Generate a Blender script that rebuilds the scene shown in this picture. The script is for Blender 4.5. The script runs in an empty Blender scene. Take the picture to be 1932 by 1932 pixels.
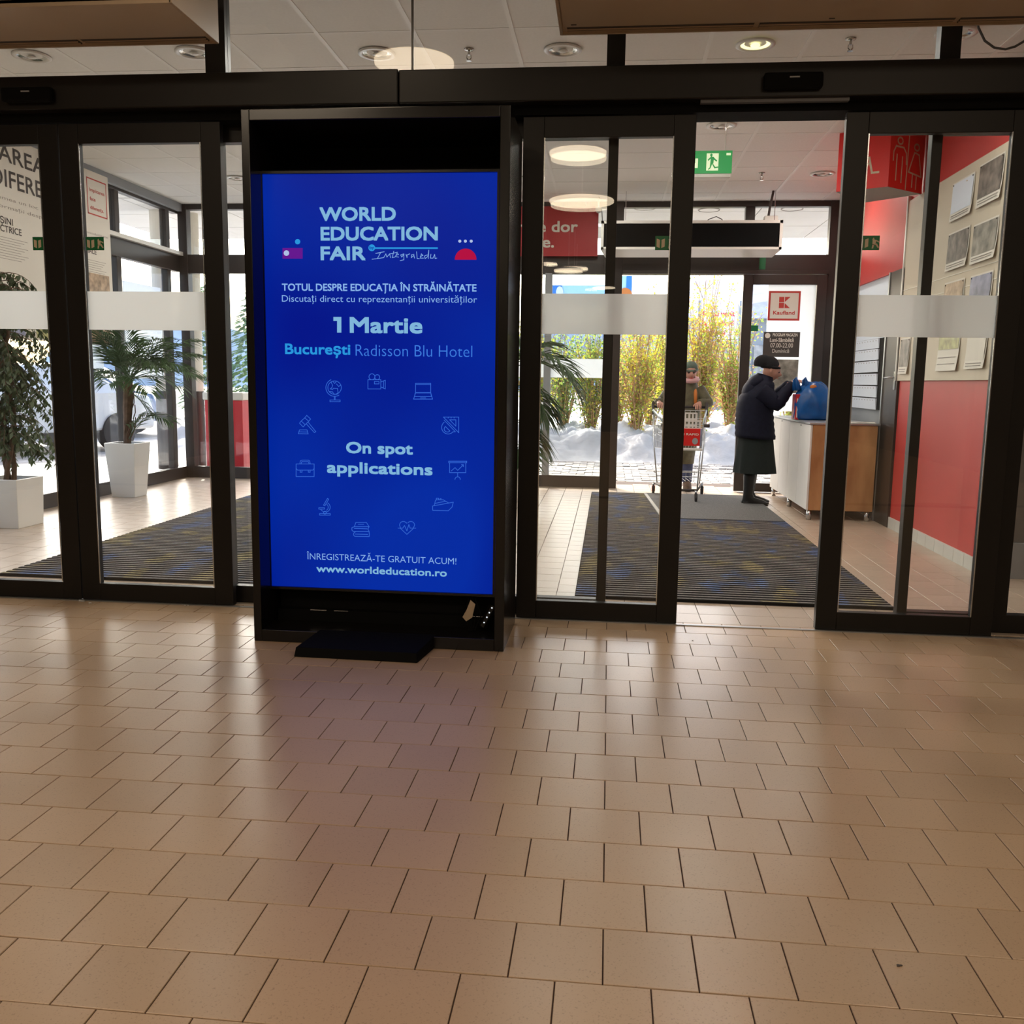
import bpy, bmesh, math, random
from mathutils import Vector, Matrix
random.seed(7)
PI = math.pi
scn = bpy.context.scene
COL = scn.collection

# ------------------------------------------------------------------ camera, sky, sun, exposure
FPX, YAW, PITCH, ROLL = 1727.73, -.1029, .1417, .0145
CAM = Vector((-.0223, -1.7693, 1.2465))
def cam_axes():
    cy, sy = math.cos(YAW), math.sin(YAW)
    f0 = Vector((sy, cy, 0)); r0 = Vector((cy, -sy, 0)); u0 = Vector((0, 0, 1))
    f = f0*math.cos(PITCH) - u0*math.sin(PITCH); u = u0*math.cos(PITCH) + f0*math.sin(PITCH)
    r = r0*math.cos(ROLL) + u*math.sin(ROLL); d = -(u*math.cos(ROLL) - r0*math.sin(ROLL))
    return r, d, f
AR, AD, AF = cam_axes()
cd = bpy.data.cameras.new('camera'); cam = bpy.data.objects.new('camera', cd); COL.objects.link(cam)
cd.sensor_fit = 'HORIZONTAL'; cd.sensor_width = 36; cd.lens = FPX/1932*36; cd.clip_start = .02; cd.clip_end = 400
up = -AD
m = Matrix((( AR.x, up.x, -AF.x, CAM.x), (AR.y, up.y, -AF.y, CAM.y), (AR.z, up.z, -AF.z, CAM.z), (0, 0, 0, 1)))
cam.matrix_world = m
scn.camera = cam

def ray(x, y): return AR*((x-966)/FPX) + AD*((y-966)/FPX) + AF
def at(x, y, Y=None, X=None, Z=None):
    """the place in the room where a point measured on the survey picture stands, given one known coordinate"""
    d = ray(x, y)
    if Y is not None: t = (Y-CAM.y)/d.y
    elif X is not None: t = (X-CAM.x)/d.x
    else: t = (Z-CAM.z)/d.z
    return CAM + d*t

scn.view_settings.view_transform = 'Standard'; scn.view_settings.look = 'None'
scn.view_settings.exposure = 0.0; scn.view_settings.gamma = 1.0; scn.view_settings.use_curve_mapping = False
scn.cycles.transparent_max_bounces = 32; scn.cycles.max_bounces = 10; scn.cycles.diffuse_bounces = 5
scn.cycles.glossy_bounces = 5; scn.cycles.sample_clamp_indirect = 4.0

SUN_DIR = Vector((-.38*.766, .925*.766, .643)).normalized()
w = bpy.data.worlds.new('sky'); scn.world = w; w.use_nodes = True
wn = w.node_tree; wn.nodes.clear()
bg = wn.nodes.new('ShaderNodeBackground'); wo = wn.nodes.new('ShaderNodeOutputWorld'); sk = wn.nodes.new('ShaderNodeTexSky')
sk.sky_type = 'NISHITA'; sk.sun_disc = False; sk.sun_elevation = math.asin(SUN_DIR.z)
sk.sun_rotation = math.atan2(SUN_DIR.x, SUN_DIR.y); sk.dust_density = 4.0; sk.air_density = 1.0
bg.inputs[1].default_value = .85
wn.links.new(sk.outputs[0], bg.inputs[0]); wn.links.new(bg.outputs[0], wo.inputs[0])
sl = bpy.data.lights.new('sun', 'SUN'); so = bpy.data.objects.new('sun', sl); COL.objects.link(so)
sl.energy = 8.0; sl.angle = .009; sl.color = (1, .95, .86); so.rotation_euler = SUN_DIR.to_track_quat('Z', 'Y').to_euler()

def area(name, x, y, z, sx, sy, power, col, rot=(0, 0, 0)):
    l = bpy.data.lights.new(name, 'AREA'); l.shape = 'RECTANGLE'; l.size = sx; l.size_y = sy; l.energy = power; l.color = col
    o = bpy.data.objects.new(name, l); COL.objects.link(o); o.location = (x, y, z); o.rotation_euler = rot
    return o
# shop hall ceiling light panels behind the camera
for ly in (-3.0, -8.0, -13.0):
    for lx in (-3.5, 2.5):
        area('hall_light', lx, ly, 4.12, 1.6, 1.2, 84, (1, .80, .58))

def fill_lamp(x, y, power, col=(1, .94, .84)):  # fill light added to brighten the lobby, not the glow of its downlights
    l = bpy.data.lights.new('lobby_fill', 'AREA'); l.shape = 'DISK'; l.size = .17; l.energy = power; l.color = col
    o = bpy.data.objects.new('lobby_fill', l); COL.objects.link(o); o.location = (x, y, 3.278); return o
for lx_, ly_ in ((-3.82, 4.18), (-2.72, 4.18), (-1.55, 4.27), (-.37, 4.28), (.80, 4.26), (1.93, 4.15), (.81, 6.05), (-1.3, 6.05), (-3.4, 6.05), (1.99, 7.81), (-.2, 7.8), (-2.1, 7.8), (-3.93, 7.78)):  # one spot has the lit downlight, the others unlit ones and bare ceiling
    fill_lamp(lx_, ly_, 14)

# ------------------------------------------------------------------ materials
def lin(c):
    return tuple(((v/255)/12.92 if v/255 <= .04045 else ((v/255+.055)/1.055)**2.4) for v in c)
def mat(name, col, rough=.5, metal=0, spec=.5, noise=None, bump=None, trans=None, emit=None, coat=0, rand=0, alpha=None):
    m = bpy.data.materials.new(name); m.use_nodes = True
    nt = m.node_tree; b = nt.nodes['Principled BSDF']
    b.inputs['Base Color'].default_value = (*col, 1); b.inputs['Roughness'].default_value = rough
    b.inputs['Metallic'].default_value = metal; b.inputs['Specular IOR Level'].default_value = spec
    if coat: b.inputs['Coat Weight'].default_value = coat; b.inputs['Coat Roughness'].default_value = .08
    if emit: b.inputs['Emission Color'].default_value = (*emit[0], 1); b.inputs['Emission Strength'].default_value = emit[1]
    src = None
    if noise:  # (scale, amount, detail)
        tc = nt.nodes.new('ShaderNodeNewGeometry'); n = nt.nodes.new('ShaderNodeTexNoise')
        n.inputs['Scale'].default_value = noise[0]; n.inputs['Detail'].default_value = noise[2] if len(noise) > 2 else 4
        nt.links.new(tc.outputs['Position'], n.inputs['Vector'])
        mr = nt.nodes.new('ShaderNodeMapRange'); mr.inputs[1].default_value = .3; mr.inputs[2].default_value = .7
        mr.inputs[3].default_value = 1-noise[1]; mr.inputs[4].default_value = 1+noise[1]
        nt.links.new(n.outputs[0], mr.inputs[0]); src = mr.outputs[0]
    if rand:
        oi = nt.nodes.new('ShaderNodeObjectInfo'); mr2 = nt.nodes.new('ShaderNodeMapRange')
        mr2.inputs[3].default_value = 1-rand; mr2.inputs[4].default_value = 1+rand
        nt.links.new(oi.outputs['Random'], mr2.inputs[0])
        if src:
            mu = nt.nodes.new('ShaderNodeMath'); mu.operation = 'MULTIPLY'
            nt.links.new(src, mu.inputs[0]); nt.links.new(mr2.outputs[0], mu.inputs[1]); src = mu.outputs[0]
        else: src = mr2.outputs[0]
    if src:
        vm = nt.nodes.new('ShaderNodeVectorMath'); vm.operation = 'SCALE'; vm.inputs[0].default_value = col
        nt.links.new(src, vm.inputs['Scale']); nt.links.new(vm.outputs[0], b.inputs['Base Color'])
    if bump:  # (scale, strength)
        g = nt.nodes.new('ShaderNodeNewGeometry'); n2 = nt.nodes.new('ShaderNodeTexNoise'); n2.inputs['Scale'].default_value = bump[0]
        bp = nt.nodes.new('ShaderNodeBump'); bp.inputs['Strength'].default_value = bump[1]; bp.inputs['Distance'].default_value = .01
        nt.links.new(g.outputs['Position'], n2.inputs['Vector']); nt.links.new(n2.outputs[0], bp.inputs['Height']); nt.links.new(bp.outputs[0], b.inputs['Normal'])
    if trans:
        t = nt.nodes.new('ShaderNodeBsdfTranslucent'); t.inputs[0].default_value = (*col, 1)
        mx = nt.nodes.new('ShaderNodeMixShader'); mx.inputs[0].default_value = trans
        out = nt.nodes['Material Output']
        nt.links.new(b.outputs[0], mx.inputs[1]); nt.links.new(t.outputs[0], mx.inputs[2]); nt.links.new(mx.outputs[0], out.inputs[0])
    return m
M = {}
def glassmat(name, tint, refl=1.0):
    m = bpy.data.materials.new(name); m.use_nodes = True; nt = m.node_tree; nt.nodes.clear()
    out = nt.nodes.new('ShaderNodeOutputMaterial'); tr = nt.nodes.new('ShaderNodeBsdfTransparent'); gl = nt.nodes.new('ShaderNodeBsdfGlossy')
    fr = nt.nodes.new('ShaderNodeFresnel'); fr.inputs[0].default_value = 1.5; mx = nt.nodes.new('ShaderNodeMixShader')
    ge = nt.nodes.new('ShaderNodeNewGeometry'); mi = nt.nodes.new('ShaderNodeMapRange')   # thin pane: same reflectance from both faces
    mi.inputs[3].default_value = 1.5; mi.inputs[4].default_value = 1/1.5
    nt.links.new(ge.outputs['Backfacing'], mi.inputs[0]); nt.links.new(mi.outputs[0], fr.inputs[0])
    tr.inputs[0].default_value = (*tint, 1); gl.inputs['Roughness'].default_value = 0.0
    mu = nt.nodes.new('ShaderNodeMath'); mu.operation = 'MULTIPLY'; mu.inputs[1].default_value = refl
    nt.links.new(fr.outputs[0], mu.inputs[0]); nt.links.new(mu.outputs[0], mx.inputs[0])
    nt.links.new(tr.outputs[0], mx.inputs[1]); nt.links.new(gl.outputs[0], mx.inputs[2]); nt.links.new(mx.outputs[0], out.inputs[0])
    return m
M['glass'] = glassmat('clear_glass', (.97, .98, .98))
def bandmat():
    m = bpy.data.materials.new('frosted_film'); m.use_nodes = True; nt = m.node_tree; nt.nodes.clear()
    out = nt.nodes.new('ShaderNodeOutputMaterial'); df = nt.nodes.new('ShaderNodeBsdfDiffuse'); tl = nt.nodes.new('ShaderNodeBsdfTranslucent')
    tp = nt.nodes.new('ShaderNodeBsdfTransparent'); a = nt.nodes.new('ShaderNodeMixShader'); b = nt.nodes.new('ShaderNodeMixShader')
    df.inputs[0].default_value = (.88, .90, .91, 1); tl.inputs[0].default_value = (.95, .97, .98, 1)
    a.inputs[0].default_value = .80; b.inputs[0].default_value = .07
    nt.links.new(df.outputs[0], a.inputs[1]); nt.links.new(tl.outputs[0], a.inputs[2])
    nt.links.new(a.outputs[0], b.inputs[1]); nt.links.new(tp.outputs[0], b.inputs[2]); nt.links.new(b.outputs[0], out.inputs[0])
    return m
M['band'] = bandmat()
def tilemat(name, col, rough):
    m = mat(name, col, rough, spec=.42, noise=(1.2, .04, 2), rand=.05)
    nt = m.node_tree; b = nt.nodes['Principled BSDF']
    src = b.inputs['Base Color'].links[0].from_socket
    class _G: pass
    g0 = nt.nodes.new('ShaderNodeNewGeometry'); ad = nt.nodes.new('ShaderNodeVectorMath'); ad.operation = 'ADD'; ad.inputs[1].default_value = (31.3, 57.7, 13.37)
    nt.links.new(g0.outputs['Position'], ad.inputs[0]); g = _G(); g.outputs = {'Position': ad.outputs[0]}
    for l in list(nt.links):
        if l.to_node.type == 'TEX_NOISE' and l.from_node.type == 'NEW_GEOMETRY': tn = l.to_node; nt.links.remove(l); nt.links.new(ad.outputs[0], tn.inputs['Vector'])
    v = nt.nodes.new('ShaderNodeTexNoise'); v.inputs['Scale'].default_value = 210; v.inputs['Detail'].default_value = 2
    nt.links.new(g.outputs['Position'], v.inputs['Vector'])
    r = nt.nodes.new('ShaderNodeMapRange'); r.inputs[1].default_value = .27; r.inputs[2].default_value = .40; r.inputs[3].default_value = .72; r.inputs[4].default_value = 1
    nt.links.new(v.outputs[0], r.inputs[0])
    s = nt.nodes.new('ShaderNodeVectorMath'); s.operation = 'SCALE'; nt.links.new(src, s.inputs[0]); nt.links.new(r.outputs[0], s.inputs['Scale'])
    nt.links.new(s.outputs[0], b.inputs['Base Color'])
    n3 = nt.nodes.new('ShaderNodeTexNoise'); n3.inputs['Scale'].default_value = 3.5; n3.inputs['Detail'].default_value = 6
    nt.links.new(g.outputs['Position'], n3.inputs['Vector'])
    r3 = nt.nodes.new('ShaderNodeMapRange'); r3.inputs[3].default_value = rough-.03; r3.inputs[4].default_value = rough+.04
    nt.links.new(n3.outputs[0], r3.inputs[0]); nt.links.new(r3.outputs[0], b.inputs['Roughness'])
    return m
M['tile'] = tilemat('beige_tile', (.49, .34, .215), .29)
M['tile2'] = tilemat('beige_tile_lobby', (.48, .38, .29), .30)
M['grout'] = mat('grout', (.055, .03, .02), .9, noise=(30, .2))
M['dark'] = mat('anthracite_aluminium', (.009, .0075, .0065), .42, spec=.28, noise=(6, .1))
M['brown'] = mat('brown_aluminium', (.035, .026, .022), .38, noise=(5, .1))
M['black'] = mat('matt_black', (.003, .003, .003), .8, spec=.12)
M['kiosk'] = mat('gloss_black_steel', (.007, .006, .0055), .2, spec=.35)
M['white'] = mat('white_paint', (.74, .73, .70), .6, noise=(3, .03))
M['whitegloss'] = mat('white_plastic', (.72, .70, .65), .3)
M['ceil'] = mat('ceiling_tile', (.82, .81, .77), .9, noise=(60, .035, 6), rand=.015)
M['tee'] = mat('ceiling_tee', (.85, .84, .80), .5)
M['trackgrey'] = mat('track_grey', (.10, .10, .11), .45)
M['beige'] = mat('beige_cabinet', (.42, .32, .22), .45, noise=(2, .04))
M['steel'] = mat('steel', (.55, .56, .57), .25, metal=1)
M['alu'] = mat('brushed_aluminium', (.45, .46, .47), .4, metal=.9)
M['red'] = mat('red_wall_paint', (.50, .04, .035), .5, noise=(2.5, .07))
M['redsign'] = mat('red_sign', (.68, .02, .018), .35)
M['redposter'] = mat('red_poster', (.38, .015, .02), .5)
M['green'] = mat('safety_green', (.0, .15, .045), .4)
M['greenlit'] = mat('safety_green_lit', (.0, .2, .04), .4, emit=((.0, .28, .05), .6))
M['greenlitwhite'] = mat('exit_sign_white', (.6, .7, .5), .4, emit=((.72, .82, .5), .7))
M['cream'] = mat('sticker_cream', (.62, .52, .38), .5)
M['ink'] = mat('dark_ink', (.06, .05, .045), .7)
M['greyink'] = mat('grey_ink', (.30, .27, .24), .7)
M['redink'] = mat('red_ink', (.52, .05, .04), .7)
M['paper'] = mat('paper', (.74, .70, .62), .7, noise=(1.5, .03))
M['paperwhite'] = mat('paper_white', (.72, .77, .86), .6)  # bluish tint of daylight put into the white paper's colour
M['board'] = mat('board_beige', (.60, .52, .40), .6, noise=(2, .04))
M['concrete'] = mat('grey_render', (.16, .155, .145), .8, noise=(4, .12))
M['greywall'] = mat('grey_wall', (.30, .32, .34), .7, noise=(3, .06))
M['skirt'] = mat('skirting_tile', (.60, .60, .55), .35, noise=(4, .05), rand=.04)
M['wood'] = None
M['bark'] = mat('bark', (.13, .08, .05), .9, noise=(20, .3))
M['stem'] = mat('shrub_stem', (.42, .26, .13), .8, noise=(9, .25))
M['palmleaf'] = mat('palm_leaf', (.05, .10, .035), .45, trans=.25, noise=(7, .35))
M['ficusleaf'] = mat('ficus_leaf', (.07, .10, .045), .4, trans=.3, noise=(14, .45))
M['soil'] = mat('soil', (.035, .02, .012), .95)
M['snow'] = mat('snow', (.50, .485, .465), .7, noise=(2.2, .10, 8), bump=(9, .9))
M['snowdirty'] = mat('dirty_snow', (.50, .47, .43), .8, noise=(5, .25, 8), bump=(12, 1))
M['navy'] = mat('navy_puffer', (.007, .008, .020), .75, spec=.2, noise=(30, .2))
M['skirtcloth'] = mat('dark_green_wool', (.006, .011, .010), .9, noise=(40, .2))
M['knit'] = mat('black_knit', (.006, .006, .008), .95, bump=(180, .6))
M['skin'] = mat('skin', (.50, .26, .19), .55)
M['leather'] = mat('black_leather', (.008, .007, .007), .4)
M['olive'] = mat('olive_parka', (.115, .105, .062), .8, noise=(18, .2))
M['cap2'] = mat('grey_green_cap', (.11, .15, .12), .9, bump=(150, .5))
M['pink'] = mat('pink_scarf', (.62, .36, .36), .85)
M['orange'] = mat('orange_strap', (.55, .17, .03), .7)
M['jeans'] = mat('jeans', (.06, .08, .17), .85, noise=(30, .2))
M['bluebag'] = mat('blue_plastic_bag', (.005, .09, .33), .25, trans=.2, noise=(9, .3))
M['redbag'] = mat('red_carton', (.5, .01, .015), .35)
M['rubber'] = mat('rubber', (.02, .018, .018), .7)
M['wire'] = mat('zinc_wire', (.62, .64, .65), .3, metal=.8)
M['cartpanel'] = mat('cart_grey_mesh', (.30, .36, .38), .5)
M['lampdisc'] = mat('lamp_disc', (.9, .85, .75), .4, emit=((1, .80, .56), 9.0))
M['lamplit'] = mat('lamp_lit', (.9, .9, .6), .3, emit=((1, .93, .45), 1.6))
M['chrome'] = mat('reflector', (.42, .41, .38), .12, metal=1)
M['binred'] = mat('bin_red', (.55, .02, .03), .4)
M['ext_white'] = mat('white_render', (.72, .68, .58), .85, noise=(1.2, .06))
M['roofgrey'] = mat('slate', (.22, .25, .33), .8, noise=(2, .25))
M['carblue'] = mat('car_paint_blue', (.10, .16, .30), .2, coat=.6)
M['carwhite'] = mat('car_paint_white', (.65, .68, .72), .2, coat=.6)
M['carglass'] = mat('car_glass', (.04, .06, .09), .08)
M['yellow'] = mat('forsythia', (.70, .64, .08), .6, trans=.4, noise=(3, .3))
M['lime'] = mat('lime_leaf', (.36, .50, .09), .6, trans=.4, noise=(4, .35))
M['orangeleaf'] = mat('russet_leaf', (.58, .34, .16), .7, trans=.4, noise=(4, .3))
M['evergreen'] = mat('conifer', (.13, .22, .10), .8, trans=.2, noise=(1.5, .3))
M['hill'] = mat('far_slope', (.46, .52, .62), .9, noise=(.25, .25, 8))  # aerial haze put into the colour, paler and bluer than the slope itself
M['paver'] = mat('paver', (.36, .335, .31), .75, noise=(3, .45, 8), rand=.08)
M['bluegloss'] = mat('billboard_blue', (.03, .20, .62), .4)
M['skyblue'] = mat('panel_pale_blue', (.42, .68, .88), .4)
M['photo'] = mat('photo_print', (.26, .24, .20), .5, noise=(11, .6, 3))
M['photodark'] = mat('photo_print_dark', (.18, .155, .13), .5, noise=(13, .6, 3))
M['photowarm'] = mat('photo_print_warm', (.42, .30, .20), .5, noise=(16, .5, 8))
M['photoblue'] = mat('photo_print_blue', (.24, .25, .36), .5, noise=(12, .4, 8))
M['photogreen'] = mat('photo_print_green', (.35, .34, .14), .5, noise=(15, .5, 8))

def woodmat():
    m = mat('maple_veneer', (.42, .21, .085), .38)
    nt = m.node_tree; b = nt.nodes['Principled BSDF']; g = nt.nodes.new('ShaderNodeNewGeometry'); mp = nt.nodes.new('ShaderNodeMapping')
    mp.inputs['Scale'].default_value = (2.2, 2.2, .8); n = nt.nodes.new('ShaderNodeTexNoise'); n.inputs['Scale'].default_value = 3; n.inputs['Detail'].default_value = 5
    cr = nt.nodes.new('ShaderNodeValToRGB'); cr.color_ramp.elements[0].position = .3; cr.color_ramp.elements[0].color = (.30, .13, .05, 1)
    cr.color_ramp.elements[1].position = .75; cr.color_ramp.elements[1].color = (.55, .31, .14, 1)
    nt.links.new(g.outputs['Position'], mp.inputs[0]); nt.links.new(mp.outputs[0], n.inputs['Vector']); nt.links.new(n.outputs[0], cr.inputs[0]); nt.links.new(cr.outputs[0], b.inputs['Base Color'])
    return m
M['wood'] = woodmat()
def ribmat():
    m = mat('mat_rib', (.05, .045, .042), .95)
    nt = m.node_tree; b = nt.nodes['Principled BSDF']; g = nt.nodes.new('ShaderNodeNewGeometry')
    mp = nt.nodes.new('ShaderNodeMapping'); mp.inputs['Scale'].default_value = (1, .45, 1)
    n = nt.nodes.new('ShaderNodeTexNoise'); n.inputs['Scale'].default_value = 4.2; n.inputs['Detail'].default_value = 3
    nt.links.new(g.outputs['Position'], mp.inputs[0]); nt.links.new(mp.outputs[0], n.inputs['Vector'])
    cr = nt.nodes.new('ShaderNodeValToRGB'); e = cr.color_ramp.elements
    e[0].position = 0; e[0].color = (.22, .17, .07, 1); e[1].position = 1; e[1].color = (.07, .11, .24, 1)
    for p, c in ((.37, (.24, .20, .10, 1)), (.43, (.125, .11, .105, 1)), (.56, (.125, .115, .11, 1)), (.63, (.085, .125, .26, 1))):
        q = e.new(p); q.color = c
    nt.links.new(n.outputs[0], cr.inputs[0])
    n2 = nt.nodes.new('ShaderNodeTexNoise'); n2.inputs['Scale'].default_value = 60; nt.links.new(g.outputs['Position'], n2.inputs['Vector'])
    r = nt.nodes.new('ShaderNodeMapRange'); r.inputs[1].default_value = .3; r.inputs[2].default_value = .7; r.inputs[3].default_value = .75; r.inputs[4].default_value = 1.3
    nt.links.new(n2.outputs[0], r.inputs[0])
    s = nt.nodes.new('ShaderNodeVectorMath'); s.operation = 'SCALE'; nt.links.new(cr.outputs[0], s.inputs[0]); nt.links.new(r.outputs[0], s.inputs['Scale'])
    nt.links.new(s.outputs[0], b.inputs['Base Color'])
    return m
M['rib'] = ribmat()
M['matbase'] = mat('mat_rubber', (.012, .011, .011), .9)
M['matgrey'] = mat('mat_grey_pile', (.12, .12, .115), .95, noise=(70, .25, 6), bump=(220, .7))
M['matedge'] = mat('mat_light_edge', (.45, .44, .40), .7)
def emat(name, col, s=1.0):
    m = bpy.data.materials.new(name); m.use_nodes = True; nt = m.node_tree; b = nt.nodes['Principled BSDF']
    b.inputs['Base Color'].default_value = (.003, .003, .004, 1); b.inputs['Roughness'].default_value = .25; b.inputs['Specular IOR Level'].default_value = .06
    b.inputs['Emission Color'].default_value = (*col, 1); b.inputs['Emission Strength'].default_value = s
    return m
def screenmat():
    m = emat('screen_blue', (0, .01, .4)); nt = m.node_tree; b = nt.nodes['Principled BSDF']
    tc = nt.nodes.new('ShaderNodeTexCoord'); n = nt.nodes.new('ShaderNodeTexNoise'); n.inputs['Scale'].default_value = 1.1; n.inputs['Detail'].default_value = 1
    cr = nt.nodes.new('ShaderNodeValToRGB'); cr.color_ramp.elements[0].position = .35; cr.color_ramp.elements[0].color = (0, .007, .245, 1)
    cr.color_ramp.elements[1].position = .7; cr.color_ramp.elements[1].color = (0, .024, .36, 1)
    nt.links.new(tc.outputs['Object'], n.inputs['Vector']); nt.links.new(n.outputs[0], cr.inputs[0]); nt.links.new(cr.outputs[0], b.inputs['Emission Color'])
    return m
M['screen'] = screenmat()
M['t_pale'] = emat('screen_text_pale', (.21, .46, .70)); M['t_pale2'] = emat('screen_text_light', (.24, .44, .82)); M['t_cyan'] = emat('screen_cyan', (.02, .30, .72))
M['t_mid'] = emat('screen_text_blue', (.045, .20, .75)); M['t_icon'] = emat('screen_icon', (.035, .14, .66)); M['t_purple'] = emat('screen_purple', (.13, .008, .27))
M['t_red'] = emat('screen_red', (.45, .003, .05)); M['t_white'] = emat('screen_white', (.42, .52, .78))
M['led'] = emat('led', (.8, .85, .9), 1.2)

# ------------------------------------------------------------------ mesh helpers
class MB:
    def __init__(s): s.v = []; s.f = []
    def add(s, vs, fs):
        o = len(s.v); s.v += [tuple(p) for p in vs]; s.f += [tuple(i+o for i in f) for f in fs]; return s
    def box(s, x0, x1, y0, y1, z0, z1):
        if x0 > x1: x0, x1 = x1, x0
        if y0 > y1: y0, y1 = y1, y0
        if z0 > z1: z0, z1 = z1, z0
        return s.add([(x0,y0,z0),(x1,y0,z0),(x1,y1,z0),(x0,y1,z0),(x0,y0,z1),(x1,y0,z1),(x1,y1,z1),(x0,y1,z1)],
                     [(0,3,2,1),(4,5,6,7),(0,1,5,4),(1,2,6,5),(2,3,7,6),(3,0,4,7)])
    def cbox(s, x0, x1, y0, y1, z0, z1, c=.004):
        """box with chamfered top edge"""
        v = [(x0,y0,z0),(x1,y0,z0),(x1,y1,z0),(x0,y1,z0),(x0,y0,z1-c),(x1,y0,z1-c),(x1,y1,z1-c),(x0,y1,z1-c),(x0+c,y0+c,z1),(x1-c,y0+c,z1),(x1-c,y1-c,z1),(x0+c,y1-c,z1)]
        return s.add(v, [(0,3,2,1),(0,1,5,4),(1,2,6,5),(2,3,7,6),(3,0,4,7),(4,5,9,8),(5,6,10,9),(6,7,11,10),(7,4,8,11),(8,9,10,11)])
    def tube(s, pts, r, n=6, cap=True, r2=None):
        pts = [Vector(p) for p in pts]; k = len(pts); o = len(s.v); pu = None
        for i, p in enumerate(pts):
            d = (pts[min(i+1,k-1)] - pts[max(i-1,0)]).normalized()
            a = Vector((0,0,1)) if abs(d.z) < .9 else Vector((1,0,0))
            if pu is None: u = d.cross(a).normalized()
            else:
                u = (pu - d*pu.dot(d))
                u = u.normalized() if u.length > 1e-6 else d.cross(a).normalized()
            pu = u; vv = d.cross(u)
            rr = (r[i] if isinstance(r, (list, tuple)) else (r if r2 is None else r+(r2-r)*i/(k-1)))
            for j in range(n):
                t = 2*PI*j/n; s.v.append(tuple(p + u*(rr*math.cos(t)) + vv*(rr*math.sin(t))))
        for i in range(k-1):
            for j in range(n):
                s.f.append((o+i*n+j, o+i*n+(j+1)%n, o+(i+1)*n+(j+1)%n, o+(i+1)*n+j))
        if cap: s.f.append(tuple(o+j for j in reversed(range(n)))); s.f.append(tuple(o+(k-1)*n+j for j in range(n)))
        return s
    def loft(s, rings, n=16, cap=True):
        """rings: (cx,cy,cz,rx,ry[,tilt x per unit y..]) horizontal ellipses"""
        o = len(s.v)
        for q in rings:
            cx, cy, cz, rx, ry = q[:5]; tx = q[5] if len(q) > 5 else 0
            for j in range(n):
                t = 2*PI*j/n; dx = rx*math.cos(t); dy = ry*math.sin(t)
                s.v.append((cx+dx*math.cos(tx), cy+dy, cz-dx*math.sin(tx)))
        k = len(rings)
        for i in range(k-1):
            for j in range(n): s.f.append((o+i*n+j, o+i*n+(j+1)%n, o+(i+1)*n+(j+1)%n, o+(i+1)*n+j))
        if cap: s.f.append(tuple(o+j for j in reversed(range(n)))); s.f.append(tuple(o+(k-1)*n+j for j in range(n)))
        return s
    def ell(s, c, r, n=14, k=9, rot=None):
        o = len(s.v); c = Vector(c)
        for i in range(k+1):
            ph = PI*i/k
            for j in range(n):
                t = 2*PI*j/n; p = Vector((r[0]*math.sin(ph)*math.cos(t), r[1]*math.sin(ph)*math.sin(t), r[2]*math.cos(ph)))
                if rot: p = rot @ p
                s.v.append(tuple(c+p))
        for i in range(k):
            for j in range(n): s.f.append((o+i*n+j, o+(i+1)*n+j, o+(i+1)*n+(j+1)%n, o+i*n+(j+1)%n))
        return s
    def disc(s, c, r, n=24, ax='z', ry=None):
        ry = ry or r; c = Vector(c); vs = []
        for j in range(n):
            t = 2*PI*j/n; a, b = r*math.cos(t), ry*math.sin(t)
            vs.append(c + (Vector((a,b,0)) if ax == 'z' else Vector((a,0,b)) if ax == 'y' else Vector((0,a,b))))
        return s.add(vs, [tuple(range(n))])
    def build(s, name, material, parent=None, smooth=False, bevel=0, loc=None):
        me = bpy.data.meshes.new(name); me.from_pydata(s.v, [], s.f); me.validate(); me.update()
        if smooth: me.polygons.foreach_set('use_smooth', [True]*len(me.polygons))
        me.materials.append(M[material] if isinstance(material, str) else material)
        return link(name, me, parent, bevel, loc)
def link(name, me, parent=None, bevel=0, loc=None):
    o = bpy.data.objects.new(name, me); COL.objects.link(o)
    if parent is not None: o.parent = parent
    if loc is not None: o.location = loc
    if bevel:
        b = o.modifiers.new('bevel', 'BEVEL'); b.width = bevel; b.segments = 2; b.limit_method = 'ANGLE'
    return o
def tag(o, label=None, cat=None, group=None, kind=None):
    if label: o['label'] = label
    if cat: o['category'] = cat
    if group: o['group'] = group
    if kind: o['kind'] = kind
    return o
def root(name, loc, label, cat, group=None, kind=None):
    o = bpy.data.objects.new(name, None); COL.objects.link(o); o.empty_display_size = .1
    o.location = loc
    return tag(o, label, cat, group, kind)
def R0(name, label, cat, group=None, kind=None, loc=(0,0,0)):
    """an Empty; children are given in world coordinates, so they carry the inverse offset"""
    return root(name, loc, label, cat, group, kind)
def fix(rt):
    """children built in world coordinates under a root that stands elsewhere: keep them where they are"""
    off = Matrix.Translation(-Vector(rt.location))
    for ch in rt.children: ch.matrix_parent_inverse = off
    return rt
def copy_tree(o, parent=None):
    c = o.copy(); COL.objects.link(c)
    if parent is not None: c.parent = parent
    for ch in o.children: copy_tree(ch, c)
    return c
def box(name, mt, x0, x1, y0, y1, z0, z1, parent=None, bevel=0):
    return MB().box(x0,x1,y0,y1,z0,z1).build(name, mt, parent, bevel=bevel)

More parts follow.
